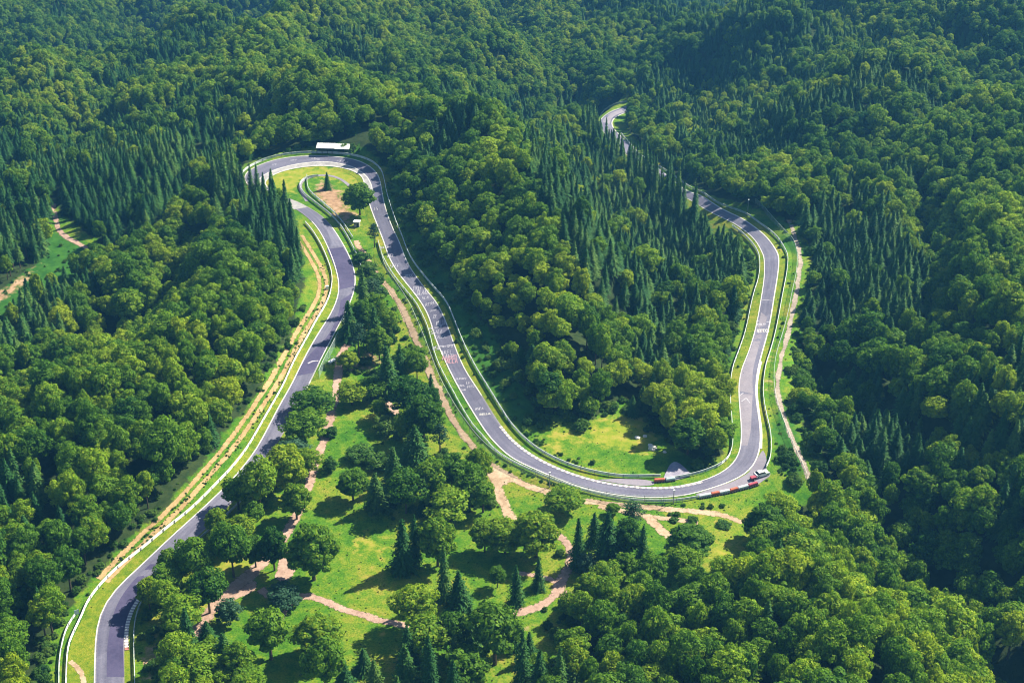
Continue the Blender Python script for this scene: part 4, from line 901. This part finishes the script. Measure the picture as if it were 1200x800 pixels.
# individual trees of the open middle ground: kind, u centre, v base, v top, width px, label
INF = [
("D",368,683,604,60,"large dark solitary broadleaf tree on the grass beside the earth patch"),
("D",322,672,612,32,"narrow dark tree left of the large solitary tree"),
("B",274,680,606,46,"broadleaf tree with a bare visible trunk over the orange earth"),
("G",335,713,677,40,"low grey green bush at the fork of the gravel path"),
("G",268,735,696,30,"dark bushy conifer below the reddish gravel junction"),
("B",318,776,703,52,"round bright broadleaf tree below the gravel path fork"),
("D",374,772,712,58,"broad olive dark tree just under the curving gravel path"),
("B",382,815,740,50,"pale topped broadleaf tree at the bottom edge under the olive tree"),
("D",336,585,516,52,"tall olive broadleaf tree between left straight and gravel path"),
("B",306,606,532,44,"broadleaf tree overhanging the left straight at its middle"),
("D",348,612,562,36,"dark tree leaning over the reddish gravel path"),
("B",357,522,480,44,"round tree between left straight and upper gravel path"),
("B",367,490,452,46,"uppermost roadside tree below the pale blue fence"),
("G",345,540,507,36,"grey green tree crowding the right edge of left straight"),
("B",362,560,525,30,"small round tree on the left border of the gravel path"),
("B",322,556,540,26,"small roadside tree in the row along the left straight"),
("S",387,512,496,20,"small dark shrub on the bright grass right of the gravel path"),
("S",387,553,531,21,"round dark shrub by itself on the lawn right of the gravel path"),
("B",413,478,445,36,"left one of two dark round trees at top of the small lawn"),
("B",437,472,440,32,"right one of two dark round trees at top of the small lawn"),
("D",408,438,411,25,"small dark tree at the upper end of the gravel path"),
("C",410,402,352,28,"dark conifer crowding the right edge of the upper left straight"),
("P",437,360,326,32,"pine with bare trunk on the narrow green neck"),
("D",427,392,350,30,"dark tree in the middle of the narrow neck of land"),
("C",440,412,360,26,"dark conifer near the centre of the narrow neck"),
("P",421,425,378,28,"pine behind the small dark tree on the neck"),
("C",455,466,403,36,"tall broad conifer dominating the upper infield"),
("D",474,440,408,28,"dark tree right of the tall broad conifer"),
("B",488,432,405,28,"small tree beside the service path in upper infield"),
("B",481,492,440,46,"bright round tree in the dense middle clump"),
("D",497,522,458,48,"large round tree of the dense clump nearest the service path"),
("S",452,508,480,34,"low wide bush below the short stub of path"),
("D",478,520,478,34,"dark tree left of the pine clump centre"),
("C",487,545,494,36,"pointed conifer in the middle of the infield clump"),
("P",516,534,496,28,"pine with visible bare trunk near the service path"),
("S",424,540,514,40,"dark bush group at the right of the long lawn"),
("S",445,548,522,36,"second bush right of the dark bush group"),
("D",414,590,545,40,"dark round tree at the lawn's edge, left end of clump"),
("C",441,601,550,30,"pointed conifer at the lower left of the clump"),
("C",462,575,520,32,"pointed conifer rising behind the lower clump"),
("B",476,605,545,42,"broadleaf tree in the lower middle of the clump"),
("D",506,592,532,44,"dark broadleaf tree between clump conifers"),
("B",530,582,526,40,"broadleaf tree on the right side of the lower clump"),
("B",550,592,542,38,"broadleaf tree at the right corner of the clump"),
("B",566,604,560,32,"small tree at the clump's right end by the path"),
("B",527,614,568,50,"round pale tree at the front of the clump"),
("C",495,606,581,15,"tiny pale conifer in front of the clump"),
("C",473,673,602,34,"solitary spruce with spreading branches on the lawn"),
("C",487,662,600,20,"slim dark spruce behind the solitary lawn spruce"),
("D",513,667,599,46,"large olive broadleaf tree right of the solitary spruce"),
("C",521,706,634,24,"tall dark slender spruce below the olive tree"),
("C",538,714,663,32,"dark spruce right of the slender dark one"),
("B",487,740,680,48,"dense round tree at the right end of the lower lawn"),
("B",503,772,712,56,"wide pale broadleaf tree under the dense round tree"),
("C",552,764,700,30,"very dark pointed spruce in front of the big pale tree"),
("B",580,782,692,62,"big pale broadleaf tree with visible trunk at bottom centre"),
("B",548,812,752,60,"broadleaf tree at the bottom edge, centre"),
("C",476,812,745,38,"dark spruce at the bottom edge left of centre"),
("C",440,818,766,28,"small dark spruce at the bottom edge"),
("C",427,790,755,26,"very dark small spruce right of the olive tree"),
("C",404,815,764,30,"spruce at the bottom edge beside the pale topped tree"),
("C",612,815,730,30,"tall dark spruce at bottom, left of the lower forest"),
("C",632,822,752,32,"second dark spruce at the bottom, nearer the forest"),
("C",655,830,750,28,"dark spruce touching the forest at the bottom edge"),
("D",628,656,592,56,"huge dark round tree below the path junction"),
("D",592,652,600,54,"wide dark tree left of the huge dark round one"),
("D",568,650,604,36,"dark tree at the left end of the lawn's tree row"),
("B",660,604,567,45,"round tree standing on the service path's lower side"),
("C",677,668,603,24,"tall narrow spruce left in the conifer group"),
("C",696,642,598,22,"slender spruce at the back of the conifer group"),
("C",711,664,593,40,"broadest spruce in the conifer group"),
("P",741,625,584,36,"wide pine top above the conifer group, by the service path"),
("D",735,658,602,38,"dark broadleaf tree right of the broadest spruce"),
("C",752,668,612,24,"narrow spruce at the right end of conifer group"),
("D",718,606,590,18,"small dark bush right at the service path"),
("G",688,676,644,24,"pale grey green tree at the foot of the tall narrow spruce"),
("B",712,693,655,36,"low broadleaf tree beside the pale grey green one"),
("D",733,682,645,30,"dark round tree below the conifer group"),
("B",763,692,641,36,"bright round tree left of the big dark oak"),
("D",806,658,610,56,"big dark spreading tree on the right lawn"),
("B",801,676,637,38,"olive yellow tree in front of the big dark spreading tree"),
("C",631,694,651,18,"single small spruce between two lawns"),
("C",605,712,658,22,"spruce beside the lower lawn, with droopy branches"),
("B",583,692,662,20,"small round tree left of the droopy spruce"),
("S",656,652,641,12,"tiny dark shrub next to the huge dark round tree"),
("C",384,226,205,11,"tiny conifer on the sandy island inside the hairpin"),
("D",422,256,215,37,"large round dark tree beside the hairpin exit"),
("P",439,294,264,19,"small dark pine between the rails of the middle straight"),
("S",424,308,290,24,"low bright shrub on the neck below the sandy tongue"),
("S",433,320,302,24,"second low bright shrub along the neck"),
("S",441,334,314,24,"third low bright shrub nearer the middle straight"),
("S",430,340,322,22,"low shrub next to the third, left side"),
("S",444,350,332,22,"lowest of the bright shrubs on the neck"),
("S",451,372,356,20,"small shrub beside the service path on the neck"),
("B",232,690,622,46,"olive roadside tree hiding the inner edge of left bend"),
("D",200,704,654,42,"dark roadside tree at the left bend"),
("B",216,748,692,52,"wide tree at the lower left, right of the brown bank"),
("B",246,722,660,48,"broadleaf tree left of the tree with the bare trunk"),
("D",176,718,672,30,"leafy tree leaning over the striped kerb"),
("B",236,806,752,58,"large bright tree at the bottom left, right of brown bank"),
("D",206,812,764,36,"dark tree at the bottom edge next to the brown bank"),
("C",266,792,733,38,"spruce at the bottom left among broadleaf trees"),
("C",244,758,724,24,"very dark narrow spruce near the gravel path's end"),
("B",292,820,775,40,"tree at the bottom edge, right of the spruce"),
("B",222,668,634,34,"tree right behind the olive roadside tree"),
("D",262,652,615,36,"dark tree close to the left straight above the olive one"),
("B",284,640,600,36,"tree between left straight and orange earth"),
("D",300,668,624,30,"dark tree over the reddish earth path"),
("C",741,491,464,16,"small dark conifer at the top of the inner meadow"),
("F",764,474,436,22,"pointed pale tree at the wood's edge above the meadow"),
("C",753,482,452,18,"conifer behind the small one at the meadow top"),
("D",806,536,486,42,"round dark tree at the lower right corner of the inner wood"),
("B",822,520,470,36,"bright round tree near the right end of inner wood"),
("D",893,640,585,46,"bright tree at the forest corner below the run-off"),
("B",912,618,575,34,"small bright tree nearest the parked car"),
("S",848,618,607,20,"low bush at the end of the lower service path"),
("S",812,612,603,14,"small bush between two service paths"),
("S",790,612,605,12,"tiny bush between the two service paths, left one"),
]
ntree = {"broadleaf_tree": 0, "spruce_tree": 0, "pine_tree": 0, "shrub": 0}
taken = []
for (kd, u, vb, vt, w, lb) in INF:
    c, d = hit(u, vb - (4 if kd != "S" else 2)); s = FPX / d
    nm, _, _, hh, rr, _ = KIND[kd]
    Wm = w / s; Hm = ((vb - vt) / s - .22 * Wm) / .84
    if nm == "shrub": Hm = max(.9, ((vb - vt) / s - .35 * Wm) / .84)
    grp = {"spruce_tree": "spruces of the infield", "pine_tree": "pines of the infield", "shrub": "shrubs of the infield"}.get(nm, "broadleaf trees of the infield")
    tree(kd, c[0], c[1], Wm / (2 * rr), max(Hm, .8) / hh, lb, group=grp); ntree[nm] += 1
    taken.append((c[0], c[1], Wm / 2))

FILL = [("in the dense clump of the infield centre", [(402,545),(430,500),(462,430),(492,420),(510,470),(560,530),(585,575),(575,600),(520,610),(450,600)], 9, "BBCD"),
 ("among the trees at the bottom left inside the track", [(175,700),(205,680),(250,670),(262,700),(240,745),(300,800),(300,840),(205,840),(200,740)], 10, "BDBC"),
 ("along the right edge of the left straight", [(184,682),(262,612),(330,545),(352,520),(345,560),(300,620),(262,670),(200,690)], 5, "DBDB"),
 ("on the narrow neck between the two straights", [(412,350),(430,335),(446,372),(462,400),(450,430),(420,440),(404,400)], 4, "DCDB"),
 ("in the thicket at the bottom centre", [(440,800),(480,760),(560,760),(610,745),(640,780),(650,850),(420,850)], 12, "CBDC"),
 ("in the row above the bottom right forest", [(640,740),(690,680),(780,680),(870,690),(870,715),(700,725)], 6, "BDBB")]
for zn, poly_, n_f, kinds in FILL:
    got = 0; tries = 0; us = [p[0] for p in poly_]; vs = [p[1] for p in poly_]
    while got < n_f and tries < 900:
        tries += 1; u, v = random.uniform(min(us), max(us)), random.uniform(min(vs), max(vs))
        if not inpoly(u, v, poly_): continue
        c, d = hit(u, v)
        if min(math.hypot(c[0]-a, c[1]-b) - r * .62 for a, b, r in taken) < 2.2 or min(math.hypot(c[0]-a, c[1]-b) for a, b in PATHPTS) < 4.0: continue
        kd = random.choice(kinds); nm = KIND[kd][0]; sx_ = random.uniform(.42, .8); 
        tree(kd, c[0], c[1], sx_, sx_ * random.uniform(.85, 1.15), ("small spruce " if kd == "C" else "smaller filler broadleaf tree ").replace("filler ", "") + zn, group=("spruces " if kd == "C" else "smaller broadleaf trees ") + zn)
        ntree[nm] += 1; taken.append((c[0], c[1], 4.9 * sx_)); got += 1
# ------------------------------------------------------------------ the forests
CONIF = [[(95,128),(140,86),(230,40),(300,18),(262,62),(190,88),(135,122)],[(395,58),(470,92),(560,118),(650,112),(600,138),(540,134),(450,104)],  # first two: spruce stands whose dark colour stands in for valley shade
 [(-100,150),(60,140),(190,130),(290,105),(330,118),(300,165),(290,195),(230,215),(120,205),(60,225),(-100,230)],
 [(-100,205),(60,200),(70,262),(0,350),(-100,420)],[(72,215),(170,190),(255,232),(200,262),(170,300),(130,320),(95,290),(80,262)],
 [(262,205),(290,205),(330,225),(372,300),(368,345),(330,335),(285,290),(240,245)],[(-100,350),(60,318),(110,345),(90,400),(30,420),(-100,440)],
 [(585,118),(640,150),(700,150),(760,180),(835,240),(872,290),(864,340),(840,350),(760,362),(712,372),(668,330),(640,260)],
 [(735,98),(800,70),(900,25),(975,18),(1050,40),(1040,90),(960,110),(930,190),(860,215),(800,190),(755,150)],
 [(925,285),(1000,215),(1060,290),(1100,360),(1095,410),(1010,400),(950,400),(930,350)],
 [(1100,480),(1200,430),(1260,520),(1200,570),(1130,540)],[(820,30),(900,-20),(1250,-20),(1250,14),(1000,22)],[(380,28),(430,40),(440,85),(390,90)],
 [(1080,30),(1180,50),(1200,80),(1120,70)],[(640,-10),(760,-10),(900,20),(830,60),(790,40),(700,20)],[(180,40),(240,30),(240,55),(170,62)]]
MIXED = [[(900,100),(1100,90),(1120,230),(1000,220),(920,240)],[(930,400),(1200,560),(1200,640),(1000,600),(940,540)],[(700,380),(870,350),(850,440),(740,460)],[(0,180),(-100,60),(60,50),(60,120)],[(0,600),(110,640),(60,800),(0,800)]]
def fsize(Y): return float(np.interp(Y, [250, 420, 600, 800, 1100, 1700], [1.0, .92, .80, .68, .62, .74]))
pts = []
sp0 = 4.3
y = 215.0
rowi = 0
while y < 2250:
    f = fsize(y); dx = sp0 * f; hw = y * .37 + 40; n_ = int(2 * hw / dx)
    xs = -hw + (np.arange(n_) + (rowi % 2) * .5) * dx + RNG.uniform(-.38, .38, n_) * dx; ys = y + RNG.uniform(-.38, .38, n_) * dx
    pts.append(np.stack([xs, ys, np.full(n_, f), (np.arange(n_) + 2 * (rowi % 2)) % 3 + 3.0 * (rowi % 2)], 1)); y += dx * .87; rowi += 1
pts = np.vstack(pts); zt = H(pts[:, 0], pts[:, 1]); pu, pv, pd = project(pts[:, 0], pts[:, 1], zt)
ok = ~(inpoly(pu, pv, OPEN) | inpoly(pu, pv, CLEAR2) | inpoly(pu, pv, FIELD)) & (pv > -60) & (pd > 200) & (pv < 960) & ((pts[:, 1] < 1500) | (pu > 760)) & (pu < 1290) & (pu > -90)
for (a, b, r) in taken: ok &= (pts[:, 0] - a) ** 2 + (pts[:, 1] - b) ** 2 > (r * .8 + 1.2) ** 2
shx, shy = hit(391, 178.5)[0]
for t_ in range(-10, 30, 4):
    for o_ in (-6, 0, 6): ok &= (pts[:, 0] - shx - o_ - t_ * .84 * (t_ > 0)) ** 2 + (pts[:, 1] - shy - max(t_, 0) * .54) ** 2 > 4.6 ** 2
TR = (OUTE[::3] + INNE[::3]) / 2
for q in TR: ok &= (pts[:, 0] - q[0]) ** 2 + (pts[:, 1] - q[1]) ** 2 > 6.4 ** 2
con = np.zeros(len(pts), bool)
wob_u = pu + 9 * pnoise(pts[:, 0], pts[:, 1], 45, 8); wob_v = pv + 6 * pnoise(pts[:, 0], pts[:, 1], 45, 9)
for p in CONIF: con |= inpoly(wob_u, wob_v, p)
con |= inpoly(pu, pv, [(-100,250),(66,250),(62,305),(0,350),(-100,430)])
rr = RNG.uniform(0, 1, len(pts))
mx = np.zeros(len(pts), bool)
for p in MIXED: mx |= inpoly(wob_u, wob_v, p)
patchn = pnoise(pts[:, 0], pts[:, 1], 60, 12)
con = np.where(con, rr > np.where(pts[:, 1] > 640, .22, .08), np.where(mx, (patchn > .45) | (rr < .14), (patchn > 1.35) | (rr < .012)))
# broadleaf crowns are wider, so keep only part of the lattice for them
keepb = ((pts[:, 3] == 0) | (pts[:, 3] == 4) | (RNG.uniform(0, 1, len(pts)) < .50)); ok &= np.where(con, RNG.uniform(0, 1, len(pts)) < .70, keepb)
pts, pu, pv, pd, con, zt = pts[ok], pu[ok], pv[ok], pd[ok], con[ok], zt[ok]
m = len(pts)
f = pts[:, 2]; big = np.where(RNG.uniform(0, 1, m) < .14, 1.35, 1.0)
stand = 1 + .13 * pnoise(pts[:, 0], pts[:, 1], 30, 17)
SX = np.where(con, f * RNG.uniform(.72, 1.08, m), f * RNG.uniform(.46, .80, m) * big) * np.clip(stand, .8, 1.2)
SZ = np.where(con, f * RNG.uniform(.42, .72, m), f * RNG.uniform(.54, .98, m) * np.sqrt(big)) * np.clip(stand, .8, 1.2)
RZ = RNG.uniform(0, 6.283, m); TX = RNG.normal(0, .045, m)
VARB = RNG.integers(0, 6, m); sunny = np.zeros(m, bool)  # sunny zones mostly take the crowns with sunlight painted in
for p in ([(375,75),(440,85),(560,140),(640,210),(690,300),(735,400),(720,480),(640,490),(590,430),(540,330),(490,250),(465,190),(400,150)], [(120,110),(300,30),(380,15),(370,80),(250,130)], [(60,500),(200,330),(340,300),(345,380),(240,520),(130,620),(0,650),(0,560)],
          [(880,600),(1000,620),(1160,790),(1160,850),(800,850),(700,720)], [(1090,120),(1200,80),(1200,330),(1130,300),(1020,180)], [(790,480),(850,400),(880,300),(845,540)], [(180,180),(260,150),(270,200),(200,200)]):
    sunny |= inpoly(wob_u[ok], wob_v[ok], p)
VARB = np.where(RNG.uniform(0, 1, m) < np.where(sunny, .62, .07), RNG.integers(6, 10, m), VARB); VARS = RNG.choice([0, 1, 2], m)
farl = inpoly(pu, pv, [(-100,200),(62,200),(66,262),(0,345),(-100,420)]) & (pts[:, 1] < 800)
VARS = np.where(farl, 3, VARS)
# which stand largest in the picture: those become single trees, the rest stuff
for poly_, k_ in (([(-100,262),(66,262),(60,305),(0,348),(-100,420)], 1.5), (([(255,200),(300,205),(345,240),(380,300),(372,350),(300,300),(250,240)]), 1.45), (([(690,150),(720,182),(748,203),(775,222),(805,240),(835,258),(815,275),(760,240),(700,190),(680,160)]), 1.95)):
    s_ = inpoly(pu, pv, poly_) & con; SZ = np.where(s_, SZ * k_, SZ)
# edge trees above the middle straight stay lower
from math import hypot
far_c = con & (pts[:, 1] > 640); SZ = np.where(far_c, SZ * .9, SZ); SX = np.where(far_c, SX * 1.1, SX)
EDG = np.vstack([smooth_poly(hits([(462,205),(476,243),(502,288),(544,348),(582,398),(610,445)]), step=4), smooth_poly(hits([(953,300),(951,335),(944,365),(937,400),(932,440),(938,480),(958,530)]), step=4)])
near = np.full(m, 99.0)
for q in EDG: near = np.minimum(near, np.hypot(pts[:, 0] - q[0], pts[:, 1] - q[1]))
k_ = np.clip(.55 + near / 22 * .45, .55, 1.0); SZ = SZ * k_; SX = SX * (.5 + .5 * k_)
app = SZ / pd; vis = (pu > 6) & (pu < 1194) & (pv < 845) & (pv > 20)
top_v = pv - SZ * 15 * .86 * FPX / pd
vis &= top_v < 790
score = np.where(vis, app, -1); score = np.where(farl & (pv > 262) & vis, 9.0 + app, score)
ZONES = [("at the bottom left beside the left bend", [(-10,600),(115,600),(115,900),(-10,900)]),
 ("on the lower left slope beside the rutted dirt track", [(115,440),(330,440),(330,700),(115,700)]),
 ("on the far left slope of closed forest", [(-10,330),(115,330),(115,600),(-10,600)]),
 ("on the long ridge between middle straight and right road", [(440,60),(720,60),(860,250),(860,560),(600,510)]),
 ("on the forest slope right of the access path", [(900,250),(1300,250),(1300,620),(960,620)]),
 ("in the forest at the bottom right corner", [(960,620),(1300,620),(1300,950),(960,950)]),
 ("in the low forest filling the bottom right of centre", [(560,640),(960,600),(960,950),(560,950)]),
 ("on the left hillside above the hairpin", [(-10,0),(440,0),(440,440),(-10,440)])]
def zone(u, v):
    for nm, p in ZONES:
        if inpoly(u, v, p): return nm
    return "on the hills behind the race track"
indiv = np.zeros(m, bool)
for is_con, cap in ((False, 300 - ntree["broadleaf_tree"]), (True, 300 - ntree["spruce_tree"])):
    idx = np.where((con == is_con) & (score > 0))[0]; idx = idx[np.argsort(-score[idx])][:cap]; indiv[idx] = True
for i in np.where(indiv)[0]:
    zn = zone(pu[i], pv[i]); c_ = bool(con[i])
    big_ = SX[i] > (.95 if c_ else .85)
    lb = (("broad " if big_ else "slim ") + "dark pointed spruce " if c_ else ("wide crowned " if big_ else "rounded ") + "broadleaf tree ") + zn
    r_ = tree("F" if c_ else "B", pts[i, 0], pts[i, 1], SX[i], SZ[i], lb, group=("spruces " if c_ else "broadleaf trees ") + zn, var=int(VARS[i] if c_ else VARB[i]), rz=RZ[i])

def gn_scatter(name, P3, rot, scl, var, sources, label, cat, group=None):
    me = bpy.data.meshes.new(name); me.vertices.add(len(P3)); me.vertices.foreach_set("co", P3.astype(np.float32).ravel())
    for nm, a in (("rot", rot), ("scl", scl)):
        at = me.attributes.new(nm, "FLOAT_VECTOR", "POINT"); at.data.foreach_set("vector", a.astype(np.float32).ravel())
    at = me.attributes.new("var", "INT", "POINT"); at.data.foreach_set("value", var.astype(np.int32))
    me.update(); o = obj(name, me); tag(o, label, cat, group, "stuff")
    ng = bpy.data.node_groups.new(name, "GeometryNodeTree"); ng.interface.new_socket("Geometry", in_out="INPUT", socket_type="NodeSocketGeometry")
    ng.interface.new_socket("Geometry", in_out="OUTPUT", socket_type="NodeSocketGeometry")
    gi = ng.nodes.new("NodeGroupInput"); go = ng.nodes.new("NodeGroupOutput"); J = ng.nodes.new("GeometryNodeJoinGeometry")
    def na(nm, t):
        q = ng.nodes.new("GeometryNodeInputNamedAttribute"); q.data_type = t; q.inputs[0].default_value = nm
        return [s for s in q.outputs if s.enabled and s.name == "Attribute"][0]
    r_, s_, v_ = na("rot", "FLOAT_VECTOR"), na("scl", "FLOAT_VECTOR"), na("var", "INT")
    for k, src in enumerate(sources):
        ip = ng.nodes.new("GeometryNodeInstanceOnPoints"); oi = ng.nodes.new("GeometryNodeObjectInfo"); oi.transform_space = "ORIGINAL"
        oi.inputs["Object"].default_value = src; oi.inputs["As Instance"].default_value = False
        cm = ng.nodes.new("FunctionNodeCompare"); cm.data_type = "INT"; cm.operation = "EQUAL"
        ins = [s for s in cm.inputs if s.type == "INT"]; ng.links.new(v_, ins[0]); ins[1].default_value = k
        ng.links.new(gi.outputs[0], ip.inputs["Points"]); ng.links.new(cm.outputs[0], ip.inputs["Selection"]); ng.links.new(oi.outputs["Geometry"], ip.inputs["Instance"])
        ng.links.new(r_, ip.inputs["Rotation"]); ng.links.new(s_, ip.inputs["Scale"]); ng.links.new(ip.outputs[0], J.inputs[0])
    ng.links.new(J.outputs[0], go.inputs[0]); md = o.modifiers.new("scatter", "NODES"); md.node_group = ng
    return o
def source_of(mesh):
    for o in bpy.data.objects:
        if o.type == "MESH" and o.data == mesh and o.parent: return o
rot = np.stack([TX, TX[::-1], RZ], 1); P3 = np.column_stack([pts[:, 0], pts[:, 1], zt - .1]); scl = np.stack([SX * RNG.uniform(.88, 1.12, m), SX * RNG.uniform(.88, 1.12, m), SZ], 1)
for is_con, nm, crs, lb in ((False, "broadleaf_forest", BLC, "endless green broadleaf forest covering the hills around the track"), (True, "spruce_forest", SPC, "dark spruce forest stands covering parts of the hills")):
    s = (con == is_con) & ~indiv
    src = [source_of(c) for c in crs]
    if any(q is None for q in src):
        for k, q in enumerate(src):
            if q is None:  # a variant no single tree uses yet: fall back on the first
                src[k] = next(z for z in src if z is not None)
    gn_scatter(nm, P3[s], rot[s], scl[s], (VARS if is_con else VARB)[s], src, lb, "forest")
print("trees", m, "single", indiv.sum())
# bare stems of the far left stand
tl = np.where(farl)[0]; mb = MB()

# ------------------------------------------------------------------ undergrowth: low bushes along edges, rails and paths
def along(pts_px, w, n_, smin, smax):
    P = smooth_poly(hits(pts_px), step=1.5); nn = normals2(P); i = RNG.integers(0, len(P), n_); t = RNG.normal(0, w / 2, n_)
    q = P[i] + nn[i] * t[:, None] + RNG.uniform(-.7, .7, (n_, 2)); k_ = pnoise(q[:, 0], q[:, 1], 9, 5); keep = k_ + RNG.normal(0, .6, n_) > -.35
    return [(a, b, smin * .7 + (smax * 1.1 - smin * .7) * RNG.uniform(0, 1) ** 2.2) for (a, b), kk in zip(q, keep) if kk]
U = []
U += along([(98,716),(120,682),(142,657),(170,633),(213,591),(252,551),(293,503),(330,449),(350,406),(363,379),(378,354),(385,332),(382,312)], 1.5, 900, .03, .075)
U += along([(54,760),(80,706),(138,642),(188,588),(236,531),(286,466),(340,394),(354,360)], 3, 200, .12, .28)
U += along([(458,200),(474,240),(490,285),(528,345),(572,400),(600,450),(628,488),(690,490)], 7, 420, .12, .5)
U += along([(452,215),(465,262),(484,305),(508,335),(530,368),(545,403),(573,452),(602,498),(640,530),(690,548)], 2.5, 520, .06, .17)
U += along([(866,288),(879,312),(872,350),(862,392),(848,430),(843,460),(848,500),(838,540),(815,545)], 5, 480, .12, .42)
U += along([(815,548),(835,541),(850,532)], 3, 90, .08, .22)
U += along([(447,300),(462,330),(480,356),(498,392),(512,432),(530,468),(555,505),(590,545),(640,566),(690,581),(760,592),(820,588)], 1.2, 520, .05, .13)
U += along([(455,340),(470,372),(480,400),(495,440),(512,475),(540,515),(560,540)], 2.5, 90, .08, .22)
U += along([(640,580),(700,588),(760,595),(800,600),(850,600)], 3, 120, .08, .2)
U += along([(932,262),(946,295),(944,335),(936,365),(930,400),(926,440),(930,480),(950,530),(960,568)], 5, 330, .15, .45)
U += along([(915,290),(920,320),(914,370),(903,415),(898,450),(903,480),(915,520),(925,545)], 4, 130, .06, .17)
U += along([(925,540),(915,520),(935,560)], 6, 120, .1, .3)
U += along([(165,760),(168,720),(190,690),(230,645),(270,612),(310,575),(340,530),(360,490)], 3, 260, .1, .34)
U += along([(55,294),(30,316),(0,345)], 4, 60, .05, .14); U += along([(64,285),(90,310),(60,335),(20,365)], 7, 110, .05, .16)
U += along([(282,212),(300,190),(345,178),(400,176),(440,186),(455,205)], 3.5, 330, .1, .4)
U += along([(620,492),(690,494),(712,480),(735,468),(752,480),(785,518)], 4, 130, .1, .35)
U += along([(178,740),(186,765),(182,800)], 5, 120, .08, .25); U += along([(54,750),(58,800),(50,840)], 4, 120, .1, .35)
U += along([(410,560),(470,600),(540,600),(580,590)], 5, 110, .1, .3); U += along([(425,425),(450,450),(470,500),(500,540)], 8, 150, .1, .35)
U += along([(640,740),(680,710),(760,700),(860,692),(890,660)], 5, 150, .15, .4)
U += along([(420,300),(432,325),(445,345),(452,380),(465,400)], 3, 130, .1, .3)
for _q in range(2600):
    u_, v_ = random.uniform(330, 890), random.uniform(380, 800)
    c_, d_ = hit(u_, v_); U.append((c_[0], c_[1], random.uniform(.02, .05)))
ua = np.array(U); uz = H(ua[:, 0], ua[:, 1]); n_ = len(ua)
okk = np.ones(n_, bool); cl = (OUTE + INNE) / 2; hwid = np.linalg.norm(OUTE - INNE, axis=1) / 2
for q, hw_ in zip(cl, hwid): okk &= (ua[:, 0]-q[0])**2 + (ua[:, 1]-q[1])**2 > (hw_ + .9)**2
for q in PATHPTS: okk &= (ua[:, 0]-q[0])**2 + (ua[:, 1]-q[1])**2 > (1.1 + ua[:, 2] * 5)**2
for q in RAILPTS: okk &= (ua[:, 0]-q[0])**2 + (ua[:, 1]-q[1])**2 > (.7 + ua[:, 2] * 5.5)**2
ua, uz = ua[okk], uz[okk]; n_ = len(ua)
gn_scatter("undergrowth", np.column_stack([ua[:, 0], ua[:, 1], uz - .1]), np.stack([np.zeros(n_), np.zeros(n_), RNG.uniform(0, 6.28, n_)], 1),
           np.stack([ua[:, 2], ua[:, 2], ua[:, 2] * RNG.uniform(.6, 1.1, n_)], 1), RNG.integers(0, 2, n_), [source_of(SHC[0]), source_of(SHC[1])],
           "low green bushes and weeds along the verges, rails and wood edges", "undergrowth")

# ------------------------------------------------------------------ light, sky, air
EL, AZ = math.radians(43), math.radians(33)
sd = Vector((math.cos(EL) * math.cos(AZ), math.cos(EL) * math.sin(AZ), math.sin(EL)))
sl = bpy.data.lights.new("sun", "SUN"); sl.energy = 5.0; sl.angle = math.radians(.55); sl.color = (1, .92, .72)
so = obj("sun", sl); so.rotation_euler = (-sd).to_track_quat("-Z", "Y").to_euler(); so.location = (0, 0, 600)
w = bpy.data.worlds.new("World"); SC.world = w; w.use_nodes = True; nt = w.node_tree; nt.nodes.clear()
sky = nt.nodes.new("ShaderNodeTexSky"); sky.sky_type = "NISHITA"; sky.sun_disc = False; sky.sun_elevation = EL; sky.sun_rotation = math.pi / 2 - AZ
bg = nt.nodes.new("ShaderNodeBackground"); bg.inputs[1].default_value = .06; wo = nt.nodes.new("ShaderNodeOutputWorld")
nt.links.new(sky.outputs[0], bg.inputs[0]); nt.links.new(bg.outputs[0], wo.inputs[0])
HAZE = 0.00012
if HAZE:
    mb = MB(); z0_, z1_ = float(HZ.min()) - 1, CH + 15
    mb.box((0, 1050, (z0_ + z1_) / 2), (5200, 3600, z1_ - z0_)); m_, nt, out = newmat("haze air")
    pv_ = nt.nodes.new("ShaderNodeVolumePrincipled"); pv_.inputs["Color"].default_value = (.12, .46, .97, 1); pv_.inputs["Density"].default_value = HAZE; pv_.inputs["Anisotropy"].default_value = .2
    nt.links.new(pv_.outputs[0], out.inputs["Volume"])
    hz = obj("haze", mb.mesh("haze", [m_])); tag(hz, "thin blue haze in the air over the valleys", "haze", kind="stuff")
SC.view_settings.view_transform = "Standard"; SC.view_settings.look = "None"; SC.view_settings.exposure = 1.3; SC.view_settings.gamma = 1
SC.render.engine = "CYCLES"; cy = SC.cycles; cy.max_bounces = 5; cy.diffuse_bounces = 2; cy.glossy_bounces = 1; cy.transmission_bounces = 3; cy.transparent_max_bounces = 6; cy.volume_bounces = 0
cy.use_denoising = True; cy.filter_width = 1.1
